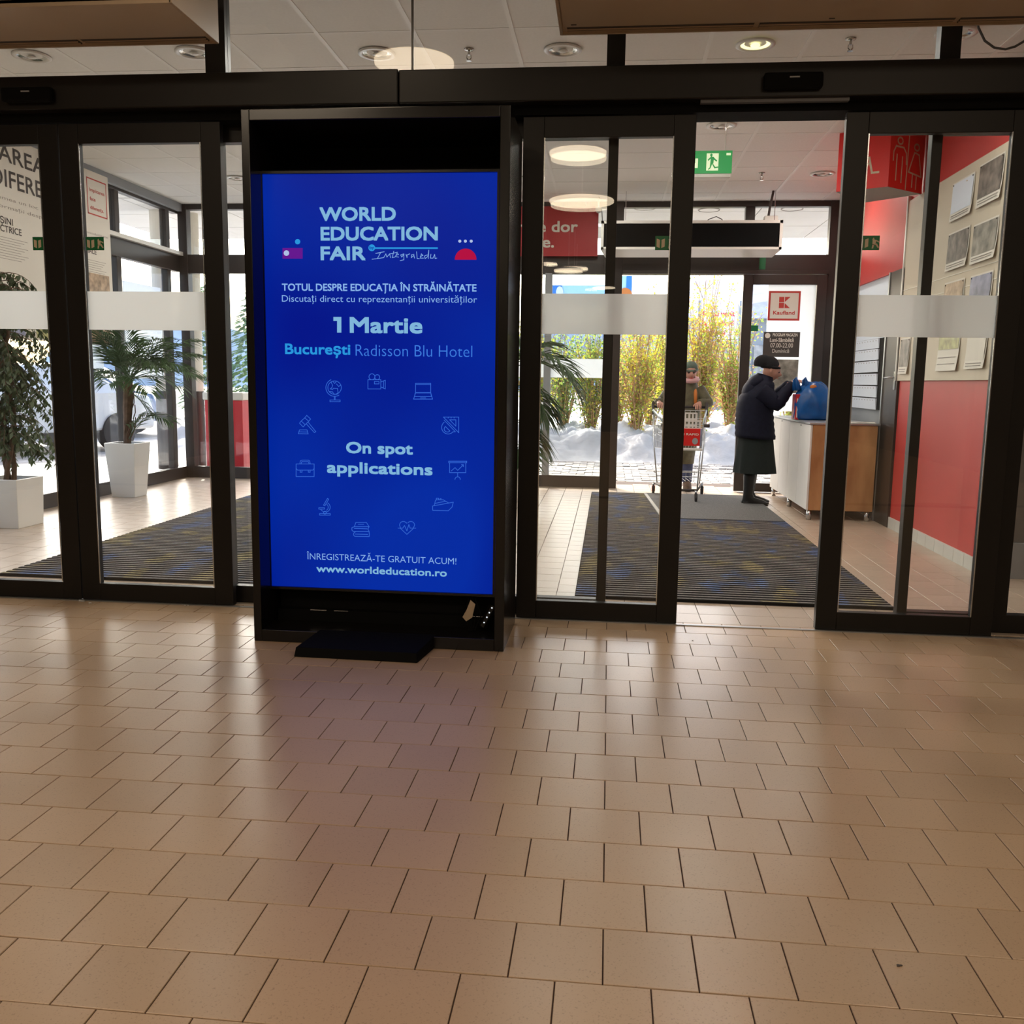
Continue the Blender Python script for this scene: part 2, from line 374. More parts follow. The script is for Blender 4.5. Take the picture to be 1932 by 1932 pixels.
# flat lettering: glyph meshes fitted to a given width and capital height
_fc = {}
def glyphs(txt, weight, shear=0):
    key = (txt, weight, shear)
    if key in _fc: return _fc[key]
    c = bpy.data.curves.new('t', 'FONT'); c.body = txt; c.size = 1; c.offset = weight; c.resolution_u = 3; c.shear = shear
    o = bpy.data.objects.new('t', c); COL.objects.link(o)
    dg = bpy.context.evaluated_depsgraph_get(); me = bpy.data.meshes.new_from_object(o.evaluated_get(dg))
    bpy.data.objects.remove(o); bpy.data.curves.remove(c)
    vs = [tuple(v.co) for v in me.vertices]; fs = [tuple(p.vertices) for p in me.polygons]; bpy.data.meshes.remove(me)
    _fc[key] = (vs, fs); return _fc[key]
_cap = {}
def lettering(txt, o, ux, uz, width, cap, mt, parent, weight=0.0, name='lettering', shear=0):
    bold = max(0, weight)*1.5; weight = min(weight, 0)
    """o = baseline start, ux/uz = unit directions of writing and up, width = full width, cap = capital height (metres)"""
    vs, fs = glyphs(txt, weight, shear)
    if weight not in _cap:
        hv, _ = glyphs('H', weight); _cap[weight] = (max(v[1] for v in hv), min(v[1] for v in hv))
    ch = _cap[weight][0]-_cap[weight][1]; b0 = _cap[weight][1]
    x0 = min(v[0] for v in vs); x1 = max(v[0] for v in vs)
    o = Vector(o); ux = Vector(ux); uz = Vector(uz)
    b = MB(); k = bold*cap; nrm = ux.cross(uz)
    for i, (sx, sz) in enumerate(((-1,-1),(1,-1),(1,1),(-1,1),(0,0)) if bold else ((0,0),)):
        b.add([o + ux*(k+(v[0]-x0)/(x1-x0)*(width-2*k)+sx*k) + uz*(k+(v[1]-b0)/ch*(cap-2*k)+sz*k) + nrm*(.00003*i) for v in vs], fs)
    return b.build(name, mt, parent)
def strokes(lines, wd, o, ux, uz, mt, parent, name, closed=False):
    """thin flat ribbons along 2-D polylines"""
    b = MB(); o = Vector(o); ux = Vector(ux); uz = Vector(uz)
    for ln in lines:
        for (a, c) in zip(ln[:-1], ln[1:]):
            dx, dy = c[0]-a[0], c[1]-a[1]; L = math.hypot(dx, dy) or 1e-9
            nx, ny = -dy/L*wd/2, dx/L*wd/2; ex, ey = dx/L*wd/2, dy/L*wd/2
            q = [(a[0]+nx-ex, a[1]+ny-ey), (a[0]-nx-ex, a[1]-ny-ey), (c[0]-nx+ex, c[1]-ny+ey), (c[0]+nx+ex, c[1]+ny+ey)]
            b.add([o+ux*p[0]+uz*p[1] for p in q], [(0,1,2,3)])
    return b.build(name, mt, parent)
def arc(cx, cy, r, a0, a1, n=18, ry=None):
    ry = ry or r
    return [(cx+r*math.cos(math.radians(a0+(a1-a0)*i/n)), cy+ry*math.sin(math.radians(a0+(a1-a0)*i/n))) for i in range(n+1)]

# ------------------------------------------------------------------ floor of the shop hall: tiles in running bond, 200 mm
T = .2
def inframe(x, y, z=0):
    q = Vector((x, y, z)) - CAM; d = q.dot(AF)
    if d < .15: return None
    px = 966 + FPX*q.dot(AR)/d; py = 966 + FPX*q.dot(AD)/d
    return (px, py, d) if -60 < px < 1992 and -40 < py < 2000 else None
fl = box('floor', 'grout', -6.5, 5.5, -16, 3.0, -.12, -.0035)
tag(fl, 'beige clay tiled floor of the shop hall laid in running bond', 'floor', kind='structure')
tm = MB().cbox(.0016, T-.0016, .0016, T-.0016, -.012, 0, .0009); tme = bpy.data.meshes.new('tile')
tme.from_pydata(tm.v, [], tm.f); tme.materials.append(M['tile'])
tme2 = bpy.data.meshes.new('tile_lobby'); tme2.from_pydata(tm.v, [], tm.f); tme2.materials.append(M['tile2'])
vis, rest = [], MB()
for k in range(-12, 15):
    for i in range(-34, 29):
        x = (i + (.5 if k % 2 else 0))*T; y = k*T
        f = inframe(x+T/2, y+T/2)
        if f and f[2] > .5: vis.append((f[2], x, y))
        elif -6.5 < x < 5.3 and y > -2.4: rest.cbox(x+.0022, x+T-.0022, y+.0022, y+T-.0022, -.012, 0, .0016)
vis.sort()
for d, x, y in vis[:300]:
    o = link('tile', tme, fl, loc=(x, y, random.uniform(-.0003, .0003)))
for d, x, y in vis[300:]: rest.cbox(x+.0022, x+T-.0022, y+.0022, y+T-.0022, -.012, 0, .0016)
tag(rest.build('tile_field', 'tile', fl), kind='stuff')
tag(box('tile_back_area', 'tile', -6.5, 5.5, -16, -2.4, -.012, 0, fl), kind='stuff')

# entrance lobby floor
XL, XR, YF, YB, HC = -5.25, 2.5, 3.0, 9.15, 3.3
fl2 = box('floor_2', 'grout', XL-.2, 4.2, 3.0, 10.0, -.12, -.0035)
tag(fl2, 'paler tiled floor of the entrance lobby beyond the sliding doors', 'floor', kind='structure')
def undermat(x, y): return (-.2 < x < 1.42 and 3.45 < y < 8.4) or (-3.76 < x < -2.2 and 3.45 < y < 8.4)
vis, rest = [], MB()
for i in range(-27, 18):
    x = (i+.5)*T
    for k in range(0, 34):
        y = 3.0 + k*T + (T/2 if (i % 2 and k > 2) else 0)
        if y > 9.6 or (i % 2 and k == 3 and False): continue
        if undermat(x, y) or x < XL-.15 or x > 4.0 or (x > 2.5 and y > 4.7): continue
        f = inframe(x+T/2, y+T/2)
        if i % 2 and k == 3: o = link('tile', tme2, fl2, loc=(x, 3.6, 0)); o.scale = (1, .5, 1)
        (vis.append((f[2], x, y)) if f else rest.cbox(x+.0022, x+T-.0022, y+.0022, y+T-.0022, -.012, 0, .0016))
vis.sort()
for d, x, y in vis[:275]: link('tile', tme2, fl2, loc=(x, y, random.uniform(-.0003, .0003)))
for d, x, y in vis[275:]: rest.cbox(x+.0022, x+T-.0022, y+.0022, y+T-.0022, -.012, 0, .0016)
tag(rest.build('tile_field', 'tile2', fl2), kind='stuff')

# ------------------------------------------------------------------ hall shell behind and above the camera
def struct(o, label, cat='wall'): return tag(o, label, cat, kind='structure')
struct(box('wall_hall_left', 'concrete', -6.7, -6.5, -16, 3.0, 0, 4.2), 'side wall of the shop hall on the plant side')
struct(box('wall_hall_right', 'concrete', 5.5, 5.7, -16, 3.0, 0, 4.2), 'side wall of the shop hall on the red wall side')
struct(box('wall_hall_back', 'concrete', -6.7, 5.7, -16.2, -16, 0, 4.2), 'rear wall of the shop hall')
hc = struct(box('ceiling_hall', 'concrete', -6.7, 5.7, -16.2, 3.3, 4.2, 4.35), 'grey ceiling of the shop hall', 'ceiling')
struct(box('wall_above_storefront', 'concrete', -6.7, 5.7, 2.98, 3.2, 3.3, 4.2), 'wall above the glass storefront')

# ------------------------------------------------------------------ lobby ceiling: mineral tiles in a tee grid
gx = [-1.83 + .588*i for i in range(-6, 10)]; gy = [3.92 + .6*i for i in range(-2, 10)]
ce = box('ceiling', 'ceil', XL-.1, 4.2, 3.0, YB+.2, HC+.03, HC+.15)
struct(ce, 'lobby ceiling of pale speckled mineral tiles in a white grid', 'ceiling')
pm = bpy.data.meshes.new('ceiling_tile'); q = MB().cbox(.006, .582, .006, .594, -.0, .012, .002)
pm.from_pydata([(v[0], v[1], .012-v[2]) for v in q.v], [], [tuple(reversed(f)) for f in q.f]); pm.materials.append(M['ceil'])
for x in gx[:-1]:
    for y in gy[:-1]:
        if x < XL-.3 or x > 3.9 or (x > 2.55 and y > 4.9): continue
        y1 = min(.6, YB-y)
        if y1 < .2: continue
        o = link('tile', pm, ce, loc=(x, y, HC)); o.scale = (1, y1/.6, 1)
for x in gx: box('ceiling_bar', 'tee', x-.013, x+.013, 3.05, YB, HC-.004, HC+.03, ce)
for y in gy: box('ceiling_bar', 'tee', XL, 4.1, y-.0065, y+.0065, HC-.002, HC+.03, ce)

# ------------------------------------------------------------------ downlights, sprinklers
def downlight(x, y, label, lit=False):
    r = R0('downlight', label, 'ceiling light', 'recessed downlights in the lobby ceiling', loc=(x, y, HC))
    b = MB(); n = 28; rr = [(.118, -.004), (.118, -.012), (.092, -.014), (.088, -.006)]
    for i, (a, z) in enumerate(rr):
        for j in range(n): t = 2*PI*j/n; b.v.append((x+a*math.cos(t), y+a*math.sin(t), HC+z))
    for i in range(3):
        for j in range(n): b.f.append((i*n+j, i*n+(j+1)%n, (i+1)*n+(j+1)%n, (i+1)*n+j))
    b.build('trim_ring', 'whitegloss', r, smooth=True)
    c = MB(); cc = [(.088, -.006), (.075, .008), (.05, .02), (0.001, .026)]
    for i, (a, z) in enumerate(cc):
        for j in range(n): t = 2*PI*j/n; c.v.append((x+a*math.cos(t), y+a*math.sin(t), HC-.003+z*.4-.002))
    for i in range(3):
        for j in range(n): c.f.append((i*n+j, i*n+(j+1)%n, (i+1)*n+(j+1)%n, (i+1)*n+j))
    c.build('reflector', 'lamplit' if lit else 'chrome', r, smooth=True)
    MB().ell((x, y, HC-.012), (.03, .03, .008), 12, 6).build('bulb', 'lamplit' if lit else 'whitegloss', r, smooth=True)
    return fix(r)
for x, y, l, lit in ((-3.82, 4.18, 'unlit round downlight above the ficus pot side, near the doors', 0), (-2.72, 4.18, 'unlit round downlight half behind the dark transom post by the beige cabinet', 0),
                     (-1.55, 4.27, 'unlit round downlight overlapped by the cream lamp reflection above the screen', 0), (-.37, 4.28, 'unlit round downlight just beside the second beige ceiling cabinet', 0),
                     (.80, 4.26, 'glowing yellow round downlight above the open doorway', 1), (.81, 6.05, 'unlit round downlight seen through the open doorway above the green exit sign', 0),
                     (1.99, 7.81, 'unlit round downlight beside the red hanging toilet sign', 0), (-3.93, 7.78, 'unlit round downlight seen through the narrow pane beside the screen', 0),
                     (1.93, 4.15, 'faint round downlight behind the transom post at the red wall', 0)):
    downlight(x, y, l, lit)
def sprinkler(x, y, label):
    r = R0('sprinkler', label, 'sprinkler', 'sprinkler heads in the lobby ceiling', loc=(x, y, HC))
    MB().loft([(x, y, HC-.001, .032, .032), (x, y, HC-.008, .03, .03), (x, y, HC-.012, .012, .012)], 16).build('escutcheon', 'chrome', r, smooth=True)
    b = MB().tube([(x, y, HC-.01), (x, y, HC-.038)], .008, 8); b.tube([(x-.012, y, HC-.036), (x-.014, y, HC-.055), (x, y, HC-.07)], .003, 5); b.tube([(x+.012, y, HC-.036), (x+.014, y, HC-.055), (x, y, HC-.07)], .003, 5)
    b.build('frame', 'chrome', r)
    MB().loft([(x, y, HC-.070, .017, .017), (x, y, HC-.073, .017, .017)], 12).build('deflector', 'chrome', r)
    return fix(r)
for x, y, l in ((-.955, 4.24, 'chrome sprinkler head between two downlights above the advertising screen'), (1.35, 4.21, 'chrome sprinkler head beside the lit yellow downlight'),
                (1.40, 7.76, 'chrome sprinkler head seen through the open doorway'), (-.93, 7.82, 'chrome sprinkler head in the narrow pane beside the screen cabinet')):
    sprinkler(x, y, l)

# ------------------------------------------------------------------ inner storefront
def frame_rect(name, mt, x0, x1, y0, y1, z0, z1, st, top, bot, parent, part=('stile', 'rail')):
    box(part[0], mt, x0, x0+st, y0, y1, z0, z1, parent, .003); box(part[0], mt, x1-st, x1, y0, y1, z0, z1, parent, .003)
    box(part[1], mt, x0+st, x1-st, y0, y1, z1-top, z1, parent, .003); box(part[1], mt, x0+st, x1-st, y0, y1, z0, z0+bot, parent, .003)
def leaf(n, x0, x1, label, sticker=None):
    r = R0('door_%d' % n, label, 'door', kind='structure', loc=(x0, 2.98, 0))
    frame_rect('', 'dark', x0, x1, 2.96, 3.005, .004, 2.54, .105, .10, .095, r)
    box('glass', 'glass', x0+.1, x1-.1, 2.980, 2.986, .095, 2.44, r)
    g = box('frosted_band', 'band', x0+.105, x1-.105, 2.9775, 2.979, 1.489, 1.69, r)
    for a, b2 in ((x0+.105, x0+.110), (x1-.110, x1-.105)): box('glazing_bead', 'steel', a, b2, 2.958, 2.962, .1, 2.44, r)
    if sticker:
        s0, s1 = sticker; Z0, Z1 = 1.903, 1.972; Y = 2.9765
        s = box('exit_sticker', 'green', s0, s1, Y, Y+.0006, Z0, Z1, r)
        W = s1-s0; e = MB(); yy = Y-.0004
        def pg(pts): e.add([(s0+a*.115, yy, Z0+b*.07) for a, b in pts], [tuple(range(len(pts)))])
        W0 = .18
        full = W > .15
        def pgx(pts, dx):
            pts = [(a+dx, b) for a, b in pts]
            if all(0 <= a*.115 <= W+.002 for a, b in pts): pg(pts)
        for dx in (0,):
            pgx([(.06,.25),(.2,.15),(.2,.72),(.06,.80)], dx); pgx([(.27,.15),(.41,.25),(.41,.80),(.27,.72)], dx)
            pgx([(.56,.72),(.62,.86),(.66,.72)], dx); pgx([(.58,.35),(.70,.35),(.74,.70),(.58,.72)], dx)
            pgx([(.56,.12),(.62,.12),(.66,.40),(.58,.40)], dx); pgx([(.66,.40),(.72,.34),(.80,.16),(.86,.18),(.76,.46)], dx); pgx([(.72,.68),(.84,.62),(.86,.5),(.74,.6)], dx)
        e.build('symbol', 'cream', s)
    return fix(r)
leaf(1, -3.80, -2.925, 'closed glass sliding door leaf in front of the ficus, beside the middle joint', (-3.105, -3.005))
leaf(2, -2.918, -2.043, 'closed glass sliding door leaf in front of the potted palm', (-2.806, -2.705))
leaf(3, -.482, .362, 'opened glass sliding door leaf beside the advertising screen', (.184, .284))
leaf(4, 1.068, 1.935, 'opened glass sliding door leaf in front of the red wall', (1.162, 1.262))
# fixed glazing behind the leaves
def fixed(n, x0, x1, label, mull=()):
    r = R0('window_%d' % n, label, 'window', kind='structure', loc=(x0, 3.08, 0))
    frame_rect('', 'dark', x0, x1, 3.05, 3.11, 0, 2.55, .05, .09, .095, r, ('stile', 'rail'))
    box('glass', 'glass', x0+.045, x1-.045, 3.078, 3.084, .09, 2.47, r)
    for mx in mull: box('mullion', 'dark', mx-.04, mx+.04, 3.05, 3.11, .09, 2.47, r, .003)
    return fix(r)
fixed(1, -5.25, -3.72, 'fixed storefront pane beyond the first leaf')
fixed(2, -2.125, -.01, 'fixed storefront pane standing behind the advertising screen')
fixed(3, 1.495, 4.1, 'fixed storefront pane in front of the red wall', (2.0,))
r = R0('trim_1', 'long dark aluminium operator header above the sliding doors', 'door header', kind='structure', loc=(-1, 2.9, 2.65))
hd = MB().box(-5.3, -1.095, 2.88, 3.14, 2.59, 2.752); hd.build('cover_panel', 'dark', r, bevel=.006)
hd = MB().box(-1.091, 4.1, 2.88, 3.14, 2.59, 2.747); hd.build('cover_panel', 'dark', r, bevel=.006)
box('guide_rail', 'black', -5.3, 4.1, 2.95, 3.12, 2.545, 2.59, r)
box('track_profile', 'trackgrey', .372, 1.06, 2.9, 2.93, 2.575, 2.592, r)
box('top_rail', 'dark', -5.3, 4.1, 3.06, 3.12, 2.752, 2.80, r)
box('head_rail', 'dark', -5.3, 4.1, 3.04, 3.14, 3.22, 3.30, r)
fix(r)
for n, x0, x1 in ((4, -5.25, -2.148), (5, -2.04, -.081), (6, .009, 1.5), (7, 1.595, 4.1)):
    r = R0('window_%d' % n, {4: 'transom pane above the closed doors', 5: 'transom pane above the advertising screen', 6: 'transom pane above the open doorway', 7: 'transom pane by the red wall'}[n], 'window', kind='structure', loc=(x0, 3.08, 2.8))
    if n == 5:
        box('glass', 'glass', x0, -1.070, 3.080, 3.086, 2.80, 3.22, r); box('glass', 'glass', -1.060, x1, 3.080, 3.086, 2.80, 3.22, r)
        box('silicone_joint', 'brown', -1.0705, -1.0595, 3.078, 3.088, 2.80, 3.22, r)
    else: box('glass', 'glass', x0, x1, 3.080, 3.086, 2.80, 3.22, r)
    box('mullion', 'dark', x1, {4: -2.04, 5: .009, 6: 1.595, 7: 4.2}[n], 3.05, 3.12, 2.80, 3.22, r)
    fix(r)
def sensor(x, label):
    r = R0('door_sensor', label, 'sensor', 'motion sensors on the door header', loc=(x, 2.87, 2.65))
    MB().box(x-.135, x+.135, 2.835, 2.88, 2.618, 2.69).build('body', 'black', r, bevel=.012)
    MB().box(x-.02, x+.025, 2.832, 2.836, 2.662, 2.668).build('indicator', 'greywall', r)
    return fix(r)
sensor(-3.01, 'black motion sensor on the header above the closed doors'); sensor(.79, 'black motion sensor on the header above the open doorway')
# floor rail with bits of snow
box('floor_guide', 'alu', -5.2, 4.1, 2.935, 2.958, 0, .005); tag(bpy.data.objects['floor_guide'], 'thin metal floor guide running under the sliding doors', 'floor rail')

# ------------------------------------------------------------------ beige air curtains above the doors
def aircurtain(x0, x1, label):
    r = R0('air_curtain', label, 'air curtain', 'beige air curtain cabinets over the doors', loc=((x0+x1)/2, 2.5, 3))
    y0, y1, z0, z1 = 2.29, 2.78, 2.85, 3.16
    box('bottom_panel', 'beige', x0+.012, x1-.012, y0+.012, y1-.085, z0+.004, z0+.02, r, .002)
    box('casing', 'beige', x0, x1, y0, y1, z0+.012, z1, r, .004)
    box('side_panel', 'beige', x0-.006, x0+.008, y0, y1, z0, z1, r, .002); box('side_panel', 'beige', x1-.008, x1+.006, y0, y1, z0, z1, r, .002)
    box('front_lip', 'beige', x0, x1, y1-.012, y1, z0, z0+.03, r); box('front_lip', 'beige', x0, x1, y0, y0+.012, z0, z0+.03, r)
    L = x1-x0
    for k in range(3):
        a = x0+.03+k*(L-.04)/3; b = a+(L-.04)/3-.025
        s = box('outlet_slot', 'ink', a, b, y1-.078, y1-.018, z0+.006, z0+.0135, r)
        for t in (.022, .044): box('vane', 'beige', a, b, y1-.08+t, y1-.077+t, z0+.001, z0+.013, s)
    for a in (x0+.05, x0+L*.45): box('screw_hole', 'ink', a, a+.025, y1-.12, y1-.112, z0+.002, z0+.005, r)
    return fix(r)
aircurtain(-3.95, -1.962, 'beige air curtain cabinet hanging above the closed doors')
aircurtain(-.293, 2.35, 'beige air curtain cabinet hanging above the open doorway')

# ------------------------------------------------------------------ cream disc pendants of the hall (mirrored in the glass)
def pendant(x, y, z, rad, label):
    r = R0('disc_pendant', label, 'ceiling lamp', 'round cream disc lamps of the shop hall', loc=(x, y, z))
    MB().loft([(x, y, z, rad, rad), (x, y, z+.02, rad, rad)], 40).build('diffuser', 'lampdisc', r)
    MB().loft([(x, y, z+.021, rad*1.02, rad*1.02), (x, y, z+.05, rad*.9, rad*.9)], 40).build('housing', 'whitegloss', r)
    MB().tube([(x, y, z+.05), (x, y, 4.2)], .006, 6).build('cord', 'whitegloss', r)
    return fix(r)
for i, (x, y, z, rad) in enumerate([(-1.36, 1.66, 3.3, .26), (-.37, -1.04, 3.31, .26), (-.35, -1.75, 3.02, .32), (-.78, -10.87, 3.46, .27), (-.86, -10.1, 3.33, .27), (-.80, -12.59, 3.44, .27), (-.22, -15.0, 3.50, .27), (-1.60, -14.51, 4.0, .27), (-1.8, -13.6, 3.9, .27)]):
    pendant(x, y, z, rad, ('cream disc lamp mirrored in the transom pane above the blue screen', 'upper cream disc lamp mirrored high in the opened door leaf', 'lower and wider cream disc lamp mirrored high in the opened door leaf',
        'cream disc lamp mirrored just below the red banner, uppermost small one', 'cream disc lamp mirrored below the red banner, second small one', 'cream disc lamp mirrored below the red banner, third small one', 'cream disc lamp mirrored across the dark mullion just above the frosted band',
        'half hidden cream disc lamp mirrored on the red banner beside the stile', 'second half hidden cream disc lamp mirrored beside the stile')[i])

# ------------------------------------------------------------------ advertising screen cabinet
k = R0('screen_cabinet', 'tall black steel cabinet framing the blue advertising screen', 'cabinet', loc=(-1.075, 2.6, 0))
KX0, KX1, KY0, KY1, KZ = -1.676, -.476, 2.33, 2.86, 2.418
box('side_panel', 'kiosk', KX0, KX0+.038, KY0, KY1, 0, KZ, k, .003); box('side_panel', 'kiosk', KX1-.045, KX1, KY0, KY1, 0, KZ, k, .003)
box('top_panel', 'kiosk', KX0+.038, KX1-.045, KY0, KY1, KZ-.048, KZ, k, .003)
box('base_panel', 'kiosk', KX0+.038, KX1-.045, KY0, KY1, 0, .058, k, .003)
box('back_panel', 'black', KX0+.038, KX1-.045, KY1-.03, KY1-.005, .058, KZ-.048, k)
box('bottom_box', 'black', KX0+.05, KX1-.06, 2.56, 2.82, .058, .20, k, .003)
for z in (.10,): box('shelf_edge', 'black', KX0+.05, KX1-.06, 2.52, 2.56, .058, .115, k)
for a, b in ((-1.46, -1.38), (-1.34, -1.27), (-.67, -.60)): box('bright_edge', 'steel', a, b, 2.519, 2.521, .112, .116, k)
fix(k)
SY = 2.468
s = R0('screen', 'tall digital screen with a blue advertisement for an education fair', 'screen', loc=(-1.09, SY, .22))
pa, pb = at(495, 329, Y=SY), at(929, 1121, Y=SY); SX0, SX1, SZ1, SZ0 = pa.x, -.5475, pa.z, pb.z
# the glass face, with a shallow housing
box('housing', 'black', SX0-.008, SX1+.022, SY+.004, SY+.07, SZ0-.02, SZ1+.02, s, .003)
b = MB(); b.add([(SX0, 0, SZ0), (SX1, 0, SZ0), (SX1, 0, SZ1), (SX0, 0, SZ1)], [(0,1,2,3)])
b.v = [(v[0], SY, v[2]) for v in b.v]; b.build('display', 'screen', s)
box('bezel', 'kiosk', SX1+.001, SX1+.012, SY-.012, SY+.02, SZ0-.012, SZ1+.012, s); box('bezel', 'kiosk', SX0-.012, SX0-.001, SY-.006, SY+.02, SZ0-.012, SZ1+.012, s)
box('bezel', 'kiosk', SX0-.012, SX1+.012, SY-.01, SY+.02, SZ1+.001, SZ1+.012, s); box('bezel', 'kiosk', SX0-.012, SX1+.012, SY-.01, SY+.02, SZ0-.012, SZ0-.001, s)
TY = SY-.0012
def st(txt, xl, xr, yb, capx, mt, wt, shear=0, name='lettering'):
    """xl, xr, yb: left, right, baseline as surveyed; capx: capital height in the same survey units"""
    a = at(xl, yb, Y=TY); c = at(xr, yb, Y=TY); h = at(xl, yb-capx, Y=TY).z - a.z
    return lettering(txt, (a.x, TY, a.z), (1,0,0), (0,0,1), c.x-a.x, h, mt, s, wt, name, shear)
st('WORLD', 603, 747, 417, 26, 't_pale', .028); st('EDUCATION', 605, 826, 454, 26, 't_pale', .028); st('FAIR', 605, 690, 491, 26, 't_pale', .028)
st('TOTUL DESPRE EDUCAȚIA ÎN STRĂINĂTATE', 532, 899, 548.5, 13.5, 't_pale2', .018)
st('Discutați direct cu reprezentanții universităților', 532, 900, 569, 12, 't_pale2', -.004)
st('Martie', 660, 797, 628, 30, 't_pale', .028); SY1 = 1
st('București', 538, 661, 668, 20, 't_cyan', .022); st('Radisson Blu Hotel', 671, 891, 671, 21, 't_mid', -.012)
st('On spot', 653, 779, 855, 21.5, 't_pale', .03); st('applications', 617, 816, 892, 21.5, 't_pale', .03)
st('ÎNREGISTREAZĂ-TE GRATUIT ACUM!', 579, 861, 1055, 11.5, 't_pale2', -.006); st('www.worldeducation.ro', 597, 843, 1079, 13.5, 't_pale', .022)
def sp(x, y): p = at(x, y, Y=TY); return (p.x, p.z)
def spoly(pts, mt, name, dy=0):
    b = MB(); b.add([(sp(*p)[0], TY-dy, sp(*p)[1]) for p in pts], [tuple(range(len(pts)))]); return b.build(name, mt, s)
spoly([(533,468),(571,468),(571,488),(533,488)], 't_purple', 'purple_block'); spoly([(p[0], p[1]) for p in arc(540.5, 477.5, 5.2, 0, 345, 23)], 't_white', 'dot', .0006)
spoly(arc(561.5, 456, 5, 0, 345, 23), 't_cyan', 'dot'); spoly(arc(878.5, 490, 20.5, 180, 360, 24, 21), 't_red', 'half_disc')
for x in (867.5, 878, 889): spoly(arc(x, 455, 2.9, 0, 345, 15), 't_white', 'dot')
spoly(arc(701.5, 467.5, 6.4, 0, 345, 23), 't_cyan', 'dot'); spoly([(707,466.6),(826,466.6),(826,469.6),(707,469.6)], 't_cyan', 'rule')
lettering('by', (sp(697.2, 470)[0], TY-.0006, sp(0, 470)[1]), (1,0,0), (0,0,1), .021, .0135, 'screen', s, .01)
# handwritten signature
def sstroke(lines, wpx, mt, name):
    L = [[sp(*p) for p in ln] for ln in lines]
    return strokes(L, wpx*.00247, (0, TY-.0002, 0), (1,0,0), (0,0,1), mt, s, name)
hw = [[(702,489),(712,488),(718,477),(709,478),(725,475)],[(712,488),(724,486)],[(724,486),(728,479),(730,485),(735,479),(737,486)],[(743,474),(740,486),(745,485)],[(736,479),(750,476)],[(747,482),(752,480),(749,478),(746,484),(752,485)],
      [(762,479),(756,481),(758,485),(762,480),(762,490),(755,492)],[(766,480),(768,486),(768,481),(773,479)],[(781,480),(776,481),(776,486),(781,482),(782,487)],[(786,475),(787,488),(791,488)],[(793,484),(798,482),(795,479),(793,487),(799,487)],
      [(806,481),(801,483),(802,488),(807,484),(809,472),(808,488)],[(813,480),(812,487),(817,487),(820,480),(821,488),(824,487)]]
sstroke(hw, 1.0, 't_pale2', 'signature')
spoly([(629,598),(644,598),(644,627.6),(636,627.6),(636,605.5),(629,605.5)], 't_pale', 'lettering')
def ic(name, lines, wpx=1.15):   # icon outlines surveyed on an enlargement (x5.367) of the display
    sstroke([[(540+a/5.367, 690+b/5.367) for a, b in ln] for ln in lines], wpx, 't_icon', name)
def rect(a, b, c, d): return [(a,b),(c,b),(c,d),(a,d),(a,b)]
ic('globe_icon', [arc(490,222,68,0,360,28), arc(490,222,88,-115,-300,22), [(495,308),(495,345)], [(487,308),(487,345)], rect(443,347,546,365), [(455,165),(470,200),(462,222),(445,235),(470,240),(480,228),(520,230),(525,275),(500,290)], [(440,262),(470,265),(480,285),(515,290)], [(475,160),(490,180),(505,162)], [(510,185),(530,210),(548,200)]])
ic('film_camera_icon', [arc(868,112,30,0,360,20), arc(922,116,25,0,360,20), rect(828,142,958,235), rect(893,160,940,184), [(958,165),(1003,147),(1003,235),(958,215)], [(985,155),(985,226)]])
ic('laptop_icon', [rect(1310,178,1463,272), [(1310,190),(1463,190)], [(1310,276),(1463,276)], [(1310,272),(1290,338),(1482,338),(1463,272)], [(1308,312),(1470,312)], [(1360,325),(1412,325)], [(1305,280),(1300,312)], [(1465,280),(1470,312)]])
ic('gavel_icon', [[(188,528),(208,503),(247,540),(228,562),(188,528)], [(135,582),(152,560),(192,598),(172,620),(135,582)], [(152,560),(188,528)], [(192,598),(228,562)], [(205,590),(285,677),(300,668),(222,572)], [(123,688),(135,650),(210,650),(222,690),(123,688)], [(128,670),(216,672)]])
ic('ruler_icon', [[(1592,520),(1747,520),(1747,678),(1592,520)], [(1655,548),(1718,548),(1718,612),(1655,548)], [(1600,552),(1712,668)]+arc(1645,622,68,45,-135+360,20)[0:1], arc(1640,625,66,40,232,20), arc(1632,640,32,40,230,12)+[(1657,660)], [(1640,522),(1640,530)], [(1670,522),(1670,530)], [(1700,522),(1700,530)]])
ic('briefcase_icon', [rect(100,995,283,1122), [(138,993),(145,962),(162,957),(225,957),(238,965),(243,993)], [(150,993),(158,972),(225,972),(232,993)], [(100,1040),(115,1057),(270,1057),(283,1040)], rect(142,1057,160,1078), rect(224,1057,242,1078)])
ic('chart_board_icon', [rect(1645,967,1828,982), rect(1655,982,1818,1083), [(1672,1065),(1710,1032),(1737,1060),(1792,1005)], [(1775,1003),(1794,1003),(1794,1022)], [(1736,1083),(1736,1125)], arc(1736,1152,27,180,360,12)])
ic('microscope_icon', [[(378,1412),(418,1343),(430,1352),(392,1418),(378,1412)], arc(395,1433,50,-60,70,14), arc(392,1433,34,-55,60,12), rect(330,1438,387,1452), [(345,1452),(375,1478),(410,1480)], arc(392,1488,14,0,360,14), rect(338,1497,446,1513)])
ic('yacht_icon', [[(1483,1420),(1692,1382),(1680,1430),(1642,1468),(1483,1464),(1483,1420)], [(1500,1415),(1512,1362),(1530,1358),(1590,1358),(1645,1390)], [(1505,1395),(1610,1372)], rect(1520,1342,1542,1358), [(1555,1358),(1558,1346),(1570,1348)]])
